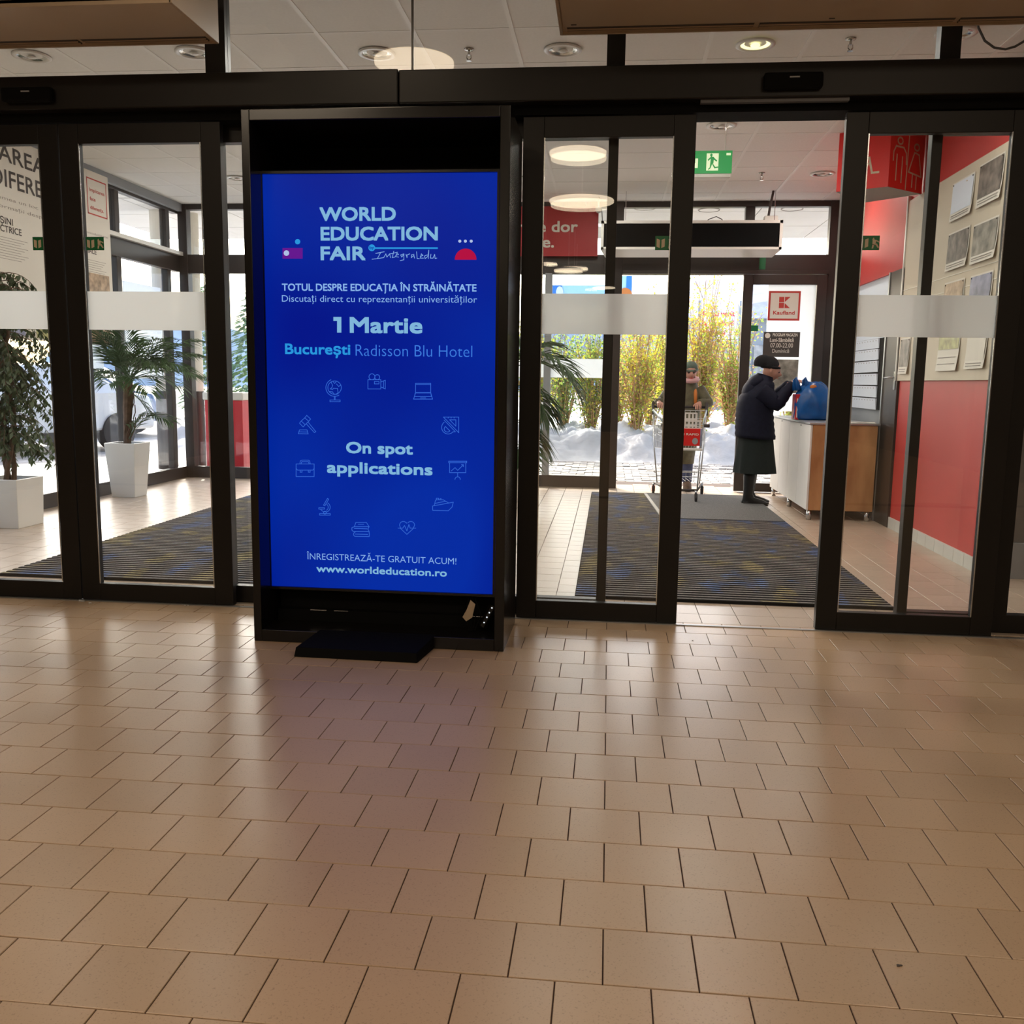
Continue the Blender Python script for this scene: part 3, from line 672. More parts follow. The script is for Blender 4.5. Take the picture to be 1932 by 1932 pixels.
ic('books_icon', [[(705,1587),(812,1587),(840,1630),(690,1630),(665,1640),(665,1665),(680,1678),(838,1678)], [(705,1587),(690,1630)], [(838,1632),(828,1655),(840,1678)], [(730,1605),(785,1605)], [(690,1648),(820,1652)], [(838,1680),(842,1705),(840,1730),(695,1728),(682,1715),(684,1695),(700,1682)], [(700,1705),(825,1708)]])
ic('heart_icon', [[(1222,1595)]+arc(1186,1615,38,-40,-180,12)+[(1160,1650),(1222,1708),(1285,1650)]+arc(1262,1615,38,0,-140,12), [(1133,1645),(1180,1645),(1198,1618),(1222,1672),(1242,1608),(1256,1645),(1312,1645)]])
fix(s)
f = R0('floor_plate', 'low black wedge plate on the tiles in front of the screen cabinet', 'plate', loc=(-1.12, 2.2, 0))
b = MB(); b.add([(-1.405,2.11,0),(-.835,2.10,0),(-.80,2.36,0),(-1.385,2.36,0),(-1.40,2.125,.042),(-.842,2.115,.042),(-.80,2.36,.062),(-1.36,2.36,.062)], [(3,2,1,0),(4,5,6,7),(0,1,5,4),(1,2,6,5),(2,3,7,6),(3,0,4,7)])
b.build('plate', 'black', f, bevel=.004); fix(f)
p = R0('power_strip', 'black power strip with small lit spots in the cabinet bottom', 'power strip', loc=(-.60, 2.5, .08))
pp = MB(); ps = [at(910, 1182, Y=2.47), at(931, 1143, Y=2.49)]; pp.tube([ps[0], ps[1]], .022, 8); pp.build('housing', 'kiosk', p)
for t in (.25, .5, .72, .95):
    c = ps[0].lerp(ps[1], t); MB().ell((c.x-.002, c.y-.022, c.z), (.0035, .0035, .0035), 8, 6).build('indicator', 'led', p)
fix(p)
c = R0('cable_bundle', 'crumpled pale tag and thin cables hanging under the screen', 'cables', loc=(-.68, 2.47, .1))
b = MB()
for i in range(4):
    q0 = at(884+i*4, 1128, Y=2.48); q1 = at(878+i*6, 1160, Y=2.46); q2 = at(886+i*3, 1190, Y=2.45); b.tube([q0, q1+Vector((.01*i, 0, 0)), q2], .003, 5)
b.build('cable', 'black', c)
q = [at(888,1132,Y=2.455), at(897,1140,Y=2.445), at(891,1165,Y=2.44), at(880,1172,Y=2.45), at(873,1164,Y=2.455), at(881,1150,Y=2.45)]
b = MB(); b.add(q, [tuple(range(6))]); o = b.build('paper_tag', 'beige', c); sd = o.modifiers.new('thick', 'SOLIDIFY'); sd.thickness = .003
fix(c)

# ------------------------------------------------------------------ entrance mats
def mat_obj(x0, x1, y0, y1, label):
    r = R0('entrance_mat', label, 'mat', 'ribbed entrance mats in the lobby', loc=((x0+x1)/2, (y0+y1)/2, 0))
    box('base', 'matbase', x0, x1, y0, y1, 0.0005, .002, r)
    n = int((y1-y0)/.060); rm = None
    for i in range(n):
        y = y0+.008+i*.060
        if rm is None:
            o = MB().cbox(x0+.004, x1-.004, y, y+.036, .002, .020, .004).build('rib', 'matbase', r); rm = (o, y)
            o.data.materials.append(M['rib'])
            for pl in o.data.polygons: pl.material_index = 1 if pl.normal.z > .9 else 0
        else:
            o = rm[0].copy(); COL.objects.link(o); o.location = (0, y-rm[1], 0)
    return fix(r)
mat_obj(-.19, 1.615, 3.455, 8.62, 'dark ribbed entrance mat leading through the open doorway'); mat_obj(-3.77, -1.98, 3.455, 8.62, 'dark ribbed entrance mat behind the closed glass doors')
g = R0('doormat', 'plain grey pile mat lying on the ribbed mat under the cart', 'mat', loc=(1, 7.6, .02))
b = MB(); P4 = [(.515, 6.66), (1.60, 6.66), (1.60, 8.58), (.42, 8.58)]
b.add([(x, y, .0175) for x, y in P4]+[(x, y, .026) for x, y in P4], [(3,2,1,0),(4,5,6,7),(0,1,5,4),(1,2,6,5),(2,3,7,6),(3,0,4,7)]); b.build('pile', 'matgrey', g)
b = MB(); b.add([(.49,6.66,.0175),(.525,6.66,.0175),(.43,8.5,.0175),(.40,8.5,.0175),(.49,6.66,.028),(.525,6.66,.028),(.43,8.5,.028),(.40,8.5,.028)], [(3,2,1,0),(4,5,6,7),(0,1,5,4),(1,2,6,5),(2,3,7,6),(3,0,4,7)]); b.build('edge_strip', 'matedge', g)
fix(g)

# ------------------------------------------------------------------ outer facade (far) at Y 9.15 and glass side wall
def bar(name, x0, x1, y0, y1, z0, z1, r, mt='brown'): return box(name, mt, x0, x1, y0, y1, z0, z1, r, .004)
w8 = R0('window_8', 'outer glass facade between the corner and the outer door', 'window', kind='structure', loc=(-2.6, 9.2, 0))
YA, YC = 9.15, 9.27
for a, b2 in ((XL, XL+.11), (-4.28, -4.20), (-3.3, -3.22), (-2.25, -2.17), (-.03, .09)): bar('post', a, b2, YA, YC, 0, HC, w8)
bar('post', -.80, -.72, YA, YC, .14, 2.5, w8, 'greywall')
for z0, z1, nm in ((0, .14, 'sill_rail'), (2.49, 2.71, 'transom_beam'), (3.235, 3.30, 'head_rail')): bar(nm, XL, 0, YA+.01, YC-.01, z0, z1, w8)
for a, b2 in ((XL+.11, -4.28), (-4.2, -3.3), (-3.22, -2.25), (-2.17, -.03)):
    box('pane', 'glass', a, b2, YA+.06, YA+.066, .14, 2.49, w8); box('pane', 'glass', a, b2, YA+.06, YA+.066, 2.71, 3.235, w8)
box('frosted_band', 'band', -2.17, -.03, YA+.055, YA+.058, 1.30, 1.52, w8)
fix(w8)
w9 = R0('window_9', 'transom panes and frame above the outer door', 'window', kind='structure', loc=(1.2, 9.2, 2.6))
bar('post', 2.385, 2.50, YA, YC, 0, HC, w9); bar('post', 1.455, 1.56, YA+.02, YC, 2.71, 3.235, w9); bar('transom_beam', .09, 2.39, YA+.0, YC, 2.53, 2.71, w9)
bar('head_rail', .09, 2.39, YA+.01, YC-.01, 3.235, 3.30, w9); bar('door_track', .09, 2.39, YA-.05, YC, 2.49, 2.53, w9)
for a, b2 in ((.09, 1.455), (1.56, 2.385)): box('pane', 'glass', a, b2, YA+.06, YA+.066, 2.71, 3.235, w9)
box('green_label', 'green', 1.63, 1.70, YA-.004, YA, 2.545, 2.68, w9)
fix(w9)
d5 = R0('door_5', 'outer sliding door leaf with the store logo and opening hours', 'door', kind='structure', loc=(1.9, 9.1, 0))
frame_rect('', 'brown', 1.46, 2.385, YA-.04, YA+.02, .01, 2.485, .11, .11, .10, d5)
box('glass', 'glass', 1.57, 2.275, YA-.014, YA-.008, .10, 2.38, d5)
def lp(x, y): q = at(x, y, Y=YA-.018); return q.x, q.z
wp = (lp(1450, 542), lp(1527, 790)); box('white_film', 'band', wp[0][0], 2.272, YA-.0165, YA-.0155, .95, 2.375, d5)
a, b2 = lp(1451, 549), lp(1508, 605)
lg = box('logo_panel', 'redink', a[0], b2[0], YA-.0225, YA-.0175, b2[1], a[1], d5)
W, H = b2[0]-a[0], a[1]-b2[1]
box('logo_field', 'paper', a[0]+.022, b2[0]-.022, YA-.0235, YA-.0225, b2[1]+.022, a[1]-.022, lg)
e = MB(); yy = YA-.0245
def ep(pts): e.add([(a[0]+u*W, yy, b2[1]+v*H) for u, v in pts], [tuple(range(len(pts)))])
ep([(.33,.62),(.49,.62),(.49,.80),(.33,.80)]); ep([(.33,.42),(.49,.42),(.49,.60),(.33,.60)]); ep([(.51,.63),(.68,.80),(.51,.80)]); ep([(.51,.42),(.68,.42),(.51,.59)])
e.build('emblem', 'redink', lg)
lettering('Kaufland', (a[0]+.16*W, yy, b2[1]+.2*H), (1,0,0), (0,0,1), W*.68, H*.13, 'redink', lg, .02)
a, b2 = lp(1441, 626), lp(1507, 674); hp = box('hours_panel', 'ink', a[0], b2[0], YA-.0225, YA-.0175, b2[1], a[1], d5); W, H = b2[0]-a[0], a[1]-b2[1]
lettering('PROGRAM MAGAZIN', (a[0]+.25*W, yy, b2[1]+.82*H), (1,0,0), (0,0,1), W*.68, .035, 'paper', hp, .012); lettering('Luni-Sâmbătă', (a[0]+.18*W, yy, b2[1]+.60*H), (1,0,0), (0,0,1), W*.65, .045, 'paper', hp, .01)
lettering('07.00-22.00', (a[0]+.2*W, yy, b2[1]+.38*H), (1,0,0), (0,0,1), W*.62, .048, 'paper', hp); lettering('Duminică', (a[0]+.26*W, yy, b2[1]+.17*H), (1,0,0), (0,0,1), W*.46, .042, 'paper', hp)
e = MB(); e.disc((a[0]+.11*W, yy, b2[1]+.85*H), .03, 18, 'y'); e.build('round_symbol', 'paper', hp)
a, b2 = lp(1452, 678), lp(1503, 742); box('notice_sheet', 'photo', a[0], b2[0], YA-.0225, YA-.0175, b2[1], a[1], d5)
a, b2 = lp(1416, 614), lp(1430, 625); box('exit_sticker', 'green', a[0], b2[0], YA-.0225, YA-.0205, b2[1], a[1], d5)
fix(d5)
# glass side wall
w10 = R0('window_10', 'glass side wall of the lobby behind the potted plants', 'window', kind='structure', loc=(XL, 6, 0))
for y in (3.05, 4.35, 5.45, 6.6, 7.72, 8.85): box('post', 'brown', XL-.08, XL, y, y+.09, 0, HC, w10, .004)
for z0, z1, nm in ((0, .14, 'sill_rail'), (2.50, 2.71, 'transom_beam'), (3.18, 3.30, 'head_rail')): box(nm, 'brown', XL-.07, XL+.01, 3.05, YA, z0, z1, w10, .004)
box('cable_trunking', 'whitegloss', XL+.01, XL+.06, 3.05, YA, 2.69, 2.735, w10, .003)
yy0 = 3.14
for y in (4.35, 5.45, 6.6, 7.72, 8.85):
    box('pane', 'glass', XL-.04, XL-.034, yy0, y, .14, 2.5, w10); box('pane', 'glass', XL-.04, XL-.034, yy0, y, 2.71, 3.18, w10); yy0 = y+.09
for y0_, y1_, z0_, z1_ in ((7.90, 8.74, 1.22, 2.27), (7.02, 7.44, 1.3, 2.13), (3.5, 4.1, .9, 1.9)): box('window_sheet', 'band', XL-.050, XL-.041, y0_, y1_, z0_, z1_, w10)
box('window_note', 'paper', XL-.033, XL-.032, 7.95, 8.10, .17, .29, w10)
fix(w10)
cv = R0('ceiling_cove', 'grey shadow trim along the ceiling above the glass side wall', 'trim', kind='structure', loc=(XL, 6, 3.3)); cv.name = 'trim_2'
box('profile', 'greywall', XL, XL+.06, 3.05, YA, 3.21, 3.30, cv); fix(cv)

# ------------------------------------------------------------------ hanging things of the lobby
h = R0('hanging_air_curtain', 'long dark grille box in a pale frame hanging before the outer door', 'air curtain', loc=(.8, 8.7, 2.8))
HX0, HX1 = -.16, 1.755
b = MB(); b.add([(HX0,8.5,2.675),(HX1,8.5,2.675),(HX1,8.5,2.975),(HX0,8.5,2.975),(HX0+.06,8.86,2.66),(HX1-.06,8.86,2.66),(HX1,8.95,2.975),(HX0,8.95,2.975),(HX0+.05,8.72,2.62),(HX1-.06,8.72,2.62)],
      [(3,2,6,7),(0,3,7,4),(1,5,6,2),(4,7,6,5),(0,8,9,1),(8,4,5,9),(0,4,8),(1,9,5)]); b.build('casing', 'whitegloss', h)
box('grille', 'black', HX0+.03, HX1-.03, 8.492, 8.52, 2.70, 2.945, h)
for z0, z1 in ((2.675, 2.70), (2.945, 2.975)): box('frame_edge', 'whitegloss', HX0, HX1, 8.485, 8.52, z0, z1, h)
for x0, x1 in ((HX0, HX0+.03), (HX1-.03, HX1)): box('frame_edge', 'whitegloss', x0, x1, 8.485, 8.52, 2.675, 2.975, h)
box('junction_box', 'whitegloss', 1.58, 1.72, 8.6, 8.7, 2.975, 3.04, h, .005)
for x in (.1, 1.68): MB().tube([(x, 8.6, 2.97), (x, 8.6, 3.3)], .004, 6).build('hanger_rod', 'steel', h)
MB().tube([(1.62, 8.62, 3.03), (1.63, 8.62, 3.12), (1.66, 8.62, 3.3)], .013, 8).build('supply_cable', 'ink', h)
MB().tube([(.95, 8.7, 2.97), (1.0, 8.7, 3.02), (1.08, 8.7, 3.05), (1.14, 8.7, 3.02), (1.17, 8.7, 2.97)], .005, 6).build('loose_wire', 'ink', h)
fix(h)
e2 = R0('exit_sign', 'green lit running-man exit sign hanging above the doorway', 'exit sign', loc=(.73, 5.7, 2.9))
pa, pb = at(1310, 285, Y=5.7), at(1380, 327, Y=5.7); X0, X1, Z0, Z1 = pa.x-.06, pb.x, pb.z, pa.z
box('lamp_housing', 'whitegloss', X0, X1-.006, 5.70, 5.76, Z0-.03, Z1-.005, e2, .005); box('face', 'greenlit', X0, X1, 5.694, 5.70, Z0, Z1, e2)
box('white_field', 'greenlitwhite', X0+.155, X0+.245, 5.692, 5.694, Z0+.02, Z1-.02, e2)
hh = Z1-Z0; W0 = X1-X0; e = MB()
def eg(pts, mb): mb.add([(X0+.15+u*.11, 5.6905, Z0+v*hh) for u, v in pts], [tuple(range(len(pts)))])
mn = MB(); eg([(.36+.09*math.cos(t*.5), .80+.07*math.sin(t*.5)) for t in range(12)], mn)
eg([(.30,.42),(.52,.42),(.56,.72),(.34,.74)], mn); eg([(.34,.74),(.12,.60),(.16,.54),(.36,.66)], mn); eg([(.50,.72),(.78,.56),(.74,.50),(.50,.62)], mn); eg([(.30,.44),(.44,.42),(.34,.22),(.20,.14),(.18,.20),(.28,.26)], mn); eg([(.40,.44),(.52,.40),(.66,.28),(.86,.30),(.86,.24),(.60,.21)], mn)
mn.build('running_figure', 'greenlit', e2)
ar = MB(); ar.add([(X0+u, 5.6905, Z0+v) for u, v in ((.02,.10),(.035,.115),(.07,.075),(.07,.11),(.09,.11),(.09,.04),(.02,.04),(.02,.06),(.055,.06))], [tuple(range(9))]); ar.build('arrow', 'greenlitwhite', e2)
box('white_tab', 'greenlitwhite', X1-.045, X1-.012, 5.692, 5.694, Z1-.035, Z1-.018, e2)
for x in (X0+.05, X1-.05): MB().tube([(x, 5.73, Z1), (x, 5.73, 3.3)], .004, 6).build('hanger_rod', 'whitegloss', e2)
fix(e2)
po = R0('red_banner', 'dark red banner with pale lettering hanging by the outer facade', 'banner', loc=(-.65, 9.08, 2.9))
box('panel', 'redposter', -1.62, -.20, 9.075, 9.085, 2.68, 3.235, po)
for x in (-1.5, -.35): MB().tube([(x, 9.08, 3.235), (x, 9.08, 3.3)], .005, 6).build('hanger', 'steel', po)
def bp_(x, y): q = at(x, y, Y=9.07); return q
a = bp_(975, 438); c = bp_(1090, 438); hcap = bp_(1035, 417).z-bp_(1035, 438).z
lettering('nele dor', (a.x, 9.07, a.z), (1,0,0), (0,0,1), c.x-a.x, hcap, 'paper', po, .02)
a = bp_(985, 467); c = bp_(1045, 467); lettering('tate.', (a.x, 9.07, a.z), (1,0,0), (0,0,1), c.x-a.x, hcap, 'paper', po, .02)
fix(po)
cm = R0('ceiling_camera', 'small pale camera fixed at the corner of the red banner', 'camera', loc=(-.22, 8.9, 3.2))
MB().ell((-.20, 8.9, 3.16), (.035, .05, .035)).build('housing', 'whitegloss', cm, smooth=True); MB().tube([(-.20, 8.9, 3.18), (-.20, 8.9, 3.3)], .01, 8).build('bracket', 'whitegloss', cm); fix(cm)
cc = R0('hanging_cable', 'dark cable drooping behind the transom glass by the red wall', 'cable', loc=(1.88, 3.3, 3))
MB().tube([at(1842, 20, Y=3.3), at(1846, 52, Y=3.3), at(1858, 77, Y=3.3), at(1876, 90, Y=3.3), at(1897, 93, Y=3.3), at(1915, 88, Y=3.3), at(1932, 78, Y=3.3), at(1950, 60, Y=3.3), at(1955, 30, Y=3.3)], .006, 8).build('cable', 'ink', cc); fix(cc)

# ------------------------------------------------------------------ red wall with door, board, rack
wr = R0('wall_right', 'red painted side wall of the lobby with a tiled skirting', 'wall', kind='structure', loc=(XR, 6, 0))
box('plaster', 'red', XR, XR+.14, 4.64, 6.62, 0, HC, wr); box('plaster', 'red', XR, XR+.14, 7.05, YB, 2.27, HC, wr); box('plaster', 'red', XR, XR+.14, 6.62, 7.05, 2.27, HC, wr)
for i in range(10): box('skirting_tile', 'skirt', XR-.012, XR, 4.66+i*.197, 4.66+i*.197+.193, 0, .098, wr, .001)
fix(wr)
ww = R0('wall_front', 'grey wall facing the doors beside the red wall', 'wall', kind='structure', loc=(3.3, 4.5, 0))
box('plaster', 'concrete', XR+.0, 4.3, 4.50, 4.64, .24, HC, ww); box('plinth', 'greywall', XR, 4.3, 4.48, 4.64, 0, .24, ww); fix(ww)
struct(box('wall_far_side', 'red', 4.2, 4.3, 3.1, 4.6, 0, HC), 'red wall closing the lobby recess')
d6 = R0('door_6', 'narrow dark brown door with a lever handle in the red wall', 'door', kind='structure', loc=(XR, 6.85, 0))
box('leaf', 'brown', XR-.02, XR+.05, 6.63, 7.04, 0, 2.27, d6, .004); box('frame', 'alu', XR-.03, XR, 7.03, 7.06, 0, 2.27, d6)
b = MB().tube([(XR-.02, 6.70, 1.33), (XR-.07, 6.70, 1.33), (XR-.075, 6.83, 1.325)], .009, 8); b.build('handle', 'steel', d6, smooth=True); box('handle_plate', 'steel', XR-.026, XR-.019, 6.675, 6.725, 1.22, 1.38, d6, .003)
fix(d6)
nb = R0('wall_recess', 'pale upper panel and grey lower panel of the wall recess by the counter', 'wall', kind='structure', loc=(XR, 8, 0)); nb.name = 'wall_recess'
box('upper_panel', 'paperwhite', XR+.024, XR+.06, 7.06, YB, 1.70, 2.27, nb); box('lower_panel', 'greywall', XR+.024, XR+.06, 7.06, YB, 0, 1.70, nb); box('panel_joint', 'greyink', XR+.021, XR+.024, 7.6, YB, 1.985, 1.99, nb)
fix(nb)
# leaflet rack: rows of white sheets, built along the red wall
lr = R0('leaflet_rack', 'dark wall rack with rows of white printed sheets above the counter', 'rack', loc=(XR, 8, 1.3))
box('backing', 'black', XR-.004, XR+.02, 7.09, 9.0, 1.03, 1.70, lr)
rows = [(1.03, 1.135), (1.145, 1.25), (1.262, 1.368), (1.385, 1.49), (1.50, 1.60), (1.607, 1.695)]
for i, (z0, z1) in enumerate(rows):
    for j, (ya, yb) in enumerate(((7.26+.006*i, 8.13+.004*i), (8.17, 8.95))):
        yb2 = yb; tl = random.uniform(-.004, .004)
        b = MB(); b.add([(XR-.012, ya, z0), (XR-.012, yb2, z0+tl), (XR-.022, yb2, z1+tl), (XR-.022, ya, z1), (XR-.006, ya, z0), (XR-.006, yb2, z0+tl), (XR-.006, yb2, z1+tl), (XR-.006, ya, z1)], [(0,1,2,3),(4,7,6,5),(0,4,5,1),(1,5,6,2),(2,6,7,3),(3,7,4,0)])
        sh = b.build('sheet', 'paperwhite', lr)
        e = MB()
        for n in range(8 if j == 0 else 6):
            y = ya+.06+n*.095
            e.add([(XR-.0228, y, z1-.022), (XR-.0228, y+.02, z1-.022), (XR-.0232, y+.02, z1-.012), (XR-.0232, y, z1-.012)], [(0,1,2,3)])
        e.build('print_marks', 'greyink', sh)
fix(lr)
# notice board
bd = R0('notice_board', 'large beige notice board with pinned prints on the red wall', 'notice board', loc=(XR, 5.6, 2))
box('panel', 'board', XR-.02, XR, 4.67, 6.66, 1.30, 2.82, bd, .002); box('edge', 'whitegloss', XR-.03, XR, 6.655, 6.68, 1.30, 2.86, bd)
for zz in (1.96, 2.07): box('rail', 'whitegloss', XR-.024, XR-.02, 4.67, 6.66, zz-.0015, zz+.0015, bd)
fix(bd)
def poster(y0, y1, z0, z1, mt, label, cap=.18, curl=.02):
    r = R0('photo_print', label, 'poster', 'prints pinned on the notice board', loc=(XR-.024, (y0+y1)/2, (z0+z1)/2))
    b = MB(); n = 5; zz = [z0+(z1-z0)*i/n for i in range(n+1)]
    def off(i): return .005+curl*((n-i)/n)**2.5
    for i, z in enumerate(zz): b.v += [(XR-.02-off(i), y0, z), (XR-.02-off(i)*.6, y1, z), (XR-.019-off(i), y0, z), (XR-.019-off(i)*.6, y1, z)]
    for i in range(n): a = i*4; b.f += [(a, a+4, a+5, a+1), (a+2, a+3, a+7, a+6), (a, a+2, a+6, a+4), (a+1, a+5, a+7, a+3)]
    b.f += [(0,1,3,2), (n*4, n*4+2, n*4+3, n*4+1)]
    b.build('sheet', 'paper', r)
    i0 = z0+(z1-z0)*cap; m_ = .012
    q = MB(); k0 = .006+curl*(1-cap)**2.5
    q.add([(XR-.0215-k0, y0+m_, i0), (XR-.0215-k0*.6, y1-m_, i0), (XR-.027, y1-m_, z1-m_), (XR-.027, y0+m_, z1-m_)], [(0,1,2,3)]); q.build('picture', mt, r)
    for t in (.3, .6):
        z = z0+(i0-z0)*t; kk = .0065+curl*(1-(z-z0)/(z1-z0))**2.5
        q = MB(); q.add([(XR-.022-kk, y0+.03, z), (XR-.022-kk*.6, y1-.03, z), (XR-.022-kk*.6, y1-.03, z+.006), (XR-.022-kk, y0+.03, z+.006)], [(0,1,2,3)]); q.build('caption_line', 'greyink', r)
    for y in (y0+.03, y1-.03): MB().ell((XR-.029, y, z1-.02), (.004, .005, .005), 8, 6).build('pin', 'ink', r)
    return fix(r), r
# figures inside the prints are flat print on the sheet
def figure(r, y, z, h, mt='ink'):
    b = MB(); x = XR-.0285
    b.add([(x, y-.16*h, z), (x, y+.16*h, z), (x, y+.20*h, z+.45*h), (x, y+.07*h, z+.72*h), (x, y-.07*h, z+.72*h), (x, y-.20*h, z+.45*h)], [(0,1,2,3,4,5)]); o = b.build('printed_figure', mt, r)
    b = MB(); b.disc((x, y, z+.83*h), .10*h, 12, 'x'); o2 = b.build('printed_head', 'photowarm', r)
    for q in (o, o2): q.matrix_parent_inverse = Matrix.Translation(-Vector(r.location))
for y0, y1, z0, z1, mt, lb, fg in ((5.19, 5.615, 2.465, 2.745, 'paperwhite', 'print of a standing figure in a dark jacket, top row beside the edge post', (5.33, 2.53, .2)),
        (4.70, 5.115, 2.475, 2.765, 'photodark', 'busy dark print of people, top row, second along the board', None),
        (5.20, 5.625, 2.108, 2.385, 'photodark', 'blurry dark print in the second row beside the edge post', (5.4, 2.17, .16)),
        (4.71, 5.14, 2.10, 2.37, 'photo', 'print of a person in a white apron in the second row', (4.88, 2.16, .19)),
        (5.22, 5.625, 1.72, 2.026, 'photowarm', 'pale sun-bleached print just above the frosted band beside the edge post', None),
        (4.73, 5.12, 1.72, 2.022, 'photoblue', 'bluish glossy print just above the frosted band, second along', None),
        (5.22, 5.66, 1.37, 1.66, 'photogreen', 'olive and white print hanging below the frosted band', None),
        (4.73, 5.09, 1.378, 1.66, 'paper', 'white notice with a small red heading below the frosted band', None),
        (6.33, 6.59, 1.357, 1.66, 'photodark', 'narrow dark red print at the far end of the board', None)):
    _, r = poster(y0, y1, z0, z1, mt, lb, .55 if mt == 'photogreen' else .2)
    if fg: figure(r, *fg, mt='white' if 'apron' in lb else 'ink')
# toilet sign: skewed red box under the ceiling
ts = R0('toilet_sign', 'red hanging toilet sign box with wheelchair, man and woman outlines', 'sign', loc=(2.15, 6.4, 3))
A_, B_, C_, D_ = (1.785, 6.285), (2.138, 6.09), (2.494, 6.392), (2.11, 6.77); z0, z1 = 2.826, 3.285
b = MB(); b.add([(*p, z) for z in (z0, z1) for p in (A_, B_, C_, D_)], [(0,1,5,4),(1,2,6,5),(2,3,7,6),(3,0,4,7),(4,5,6,7)]); b.build('casing', 'redsign', ts)
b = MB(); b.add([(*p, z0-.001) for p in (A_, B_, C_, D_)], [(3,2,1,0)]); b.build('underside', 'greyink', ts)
def onface(P, Q, lines, wd, name):
    P = Vector((*P, z0)); Q = Vector((*Q, z0)); ux = (Q-P); L = ux.length; ux.normalize(); nrm = Vector((ux.y, -ux.x, 0))
    return strokes([[(u*L, v*(z1-z0)) for u, v in ln] for ln in lines], wd, P+nrm*.0015, ux, (0,0,1), 'cream', ts, name)
onface(A_, B_, [[(.46,.52),(.61,.52),(.68,.26),(.80,.26)], [(.46,.42),(.59,.42),(.52,.24),(.38,.18)], arc(.44, .24, .14, 60, 300, 14, .12), arc(.46, .64, .05, 0, 360, 12, .045)], .016, 'wheelchair_outline')
onface(B_, C_, [arc(.27, .80, .07, 0, 360, 14, .055), [(.10,.46),(.10,.60),(.16,.70),(.38,.70),(.46,.62),(.48,.44)], [(.20,.56),(.20,.14)], [(.36,.54),(.36,.12)], arc(.76, .76, .07, 0, 360, 14, .055), [(.76,.66),(.70,.66),(.56,.32),(.94,.28),(.84,.64),(.76,.66)], [(.68,.28),(.68,.08)], [(.80,.26),(.80,.06)], [(.52,.98),(.50,.02)]], .013, 'man_and_woman_outline')
fix(ts)

# ------------------------------------------------------------------ counter and what stands on it
ct = R0('service_counter', 'low counter with white front doors and a maple veneer end', 'counter', loc=(2.15, 8, 0))
CX0, CX1, CY0, CY1 = 1.84, 2.44, 6.96, 8.92
box('carcass', 'wood', CX0+.02, CX1, CY0, CY1, .093, .888, ct, .002)
for i in range(4):
    y0 = CY0+.0+i*.49; d = box('door', 'white', CX0, CX0+.018, y0+.002, y0+.487, .095, .885, ct, .0015)
box('worktop', 'alu', CX0-.012, CX1+.02, CY0-.008, CY1+.01, .89, .908, ct, .003)
for y in (CY0+.03, 7.93, 8.86):
    for x in (CX0+.035, CX1-.04): MB().tube([(x, y, 0), (x, y, .094)], .024, 12).build('leg', 'steel', ct, smooth=True)
for y in (CY0+.40, CY0+1.38): MB().box(CX0-.012, CX0, y, y+.012, .862, .874).build('lock', 'steel', ct)
fix(ct)
nw = R0('leaflet', 'white printed sheet lying on the counter top beside the brown door', 'leaflet', loc=(2.3, 7.05, .91))
b = MB(); b.add([(2.02,6.97,.911),(2.42,6.955,.913),(2.485,7.25,.915),(2.05,7.33,.911),(2.02,6.97,.909),(2.42,6.955,.911),(2.485,7.25,.913),(2.05,7.33,.909)], [(0,1,2,3),(7,6,5,4),(0,4,5,1),(1,5,6,2),(2,6,7,3),(3,7,4,0)]); b.build('sheet', 'paper', nw)
for x0, y0 in ((2.12, 7.05), (2.28, 7.02)): box('print_block', 'greyink', x0, x0+.09, y0, y0+.12, .9142, .9146, nw)
fix(nw)
bg_ = R0('shopping_bag', 'bulging shiny blue plastic bag standing on the counter', 'bag', loc=(2.0, 7.75, .91))
b = MB(); rg = [(0, .155, .10), (.015, .175, .13), (.08, .183, .14), (.16, .180, .14), (.24, .17, .125), (.30, .15, .10), (.345, .11, .07), (.37, .07, .04)]
n = 30
for i, (z, rx, ry) in enumerate(rg):
    for j in range(n):
        t = 2*PI*j/n; wv = 1+.05*math.sin(5*t+z*18)+.04*math.sin(9*t-z*31)+.02*math.sin(17*t+z*9)
        b.v.append((2.005+rx*wv*math.cos(t)+.02*z, 7.72+ry*wv*math.sin(t), .909+z*(1+.03*math.sin(3*t))))
for i in range(len(rg)-1):
    for j in range(n): b.f.append((i*n+j, i*n+(j+1)%n, (i+1)*n+(j+1)%n, (i+1)*n+j))
b.f.append(tuple(reversed(range(n)))); b.f.append(tuple((len(rg)-1)*n+j for j in range(n)))
o = b.build('body', 'bluebag', bg_, smooth=True)
for dx in (-.10, -.01):
    b = MB().tube([(1.96+dx, 7.70, 1.20), (1.94+dx, 7.70, 1.27), (1.925+dx, 7.70, 1.325), (1.915+dx, 7.72, 1.30), (1.94+dx*1.1, 7.73, 1.2)], [.03, .022, .009, .018, .03], 8); b.build('handle', 'bluebag', bg_, smooth=True)
MB().ell((1.985, 7.635, 1.235), (.035, .01, .02), 10, 6).build('printed_patch', 'orange', bg_, smooth=True)
fix(bg_)
rb = R0('drink_cartons', 'red carton pack standing between the woman and the blue bag', 'carton', loc=(1.85, 7.8, .91))
rb.name = 'drink_carton'; box('pack', 'redbag', 1.812+.02, 1.87, 7.66, 7.86, .909, 1.16, rb, .006); box('pattern_stripe', 'paper', 1.84, 1.85, 7.658, 7.66, .93, 1.12, rb); fix(rb)

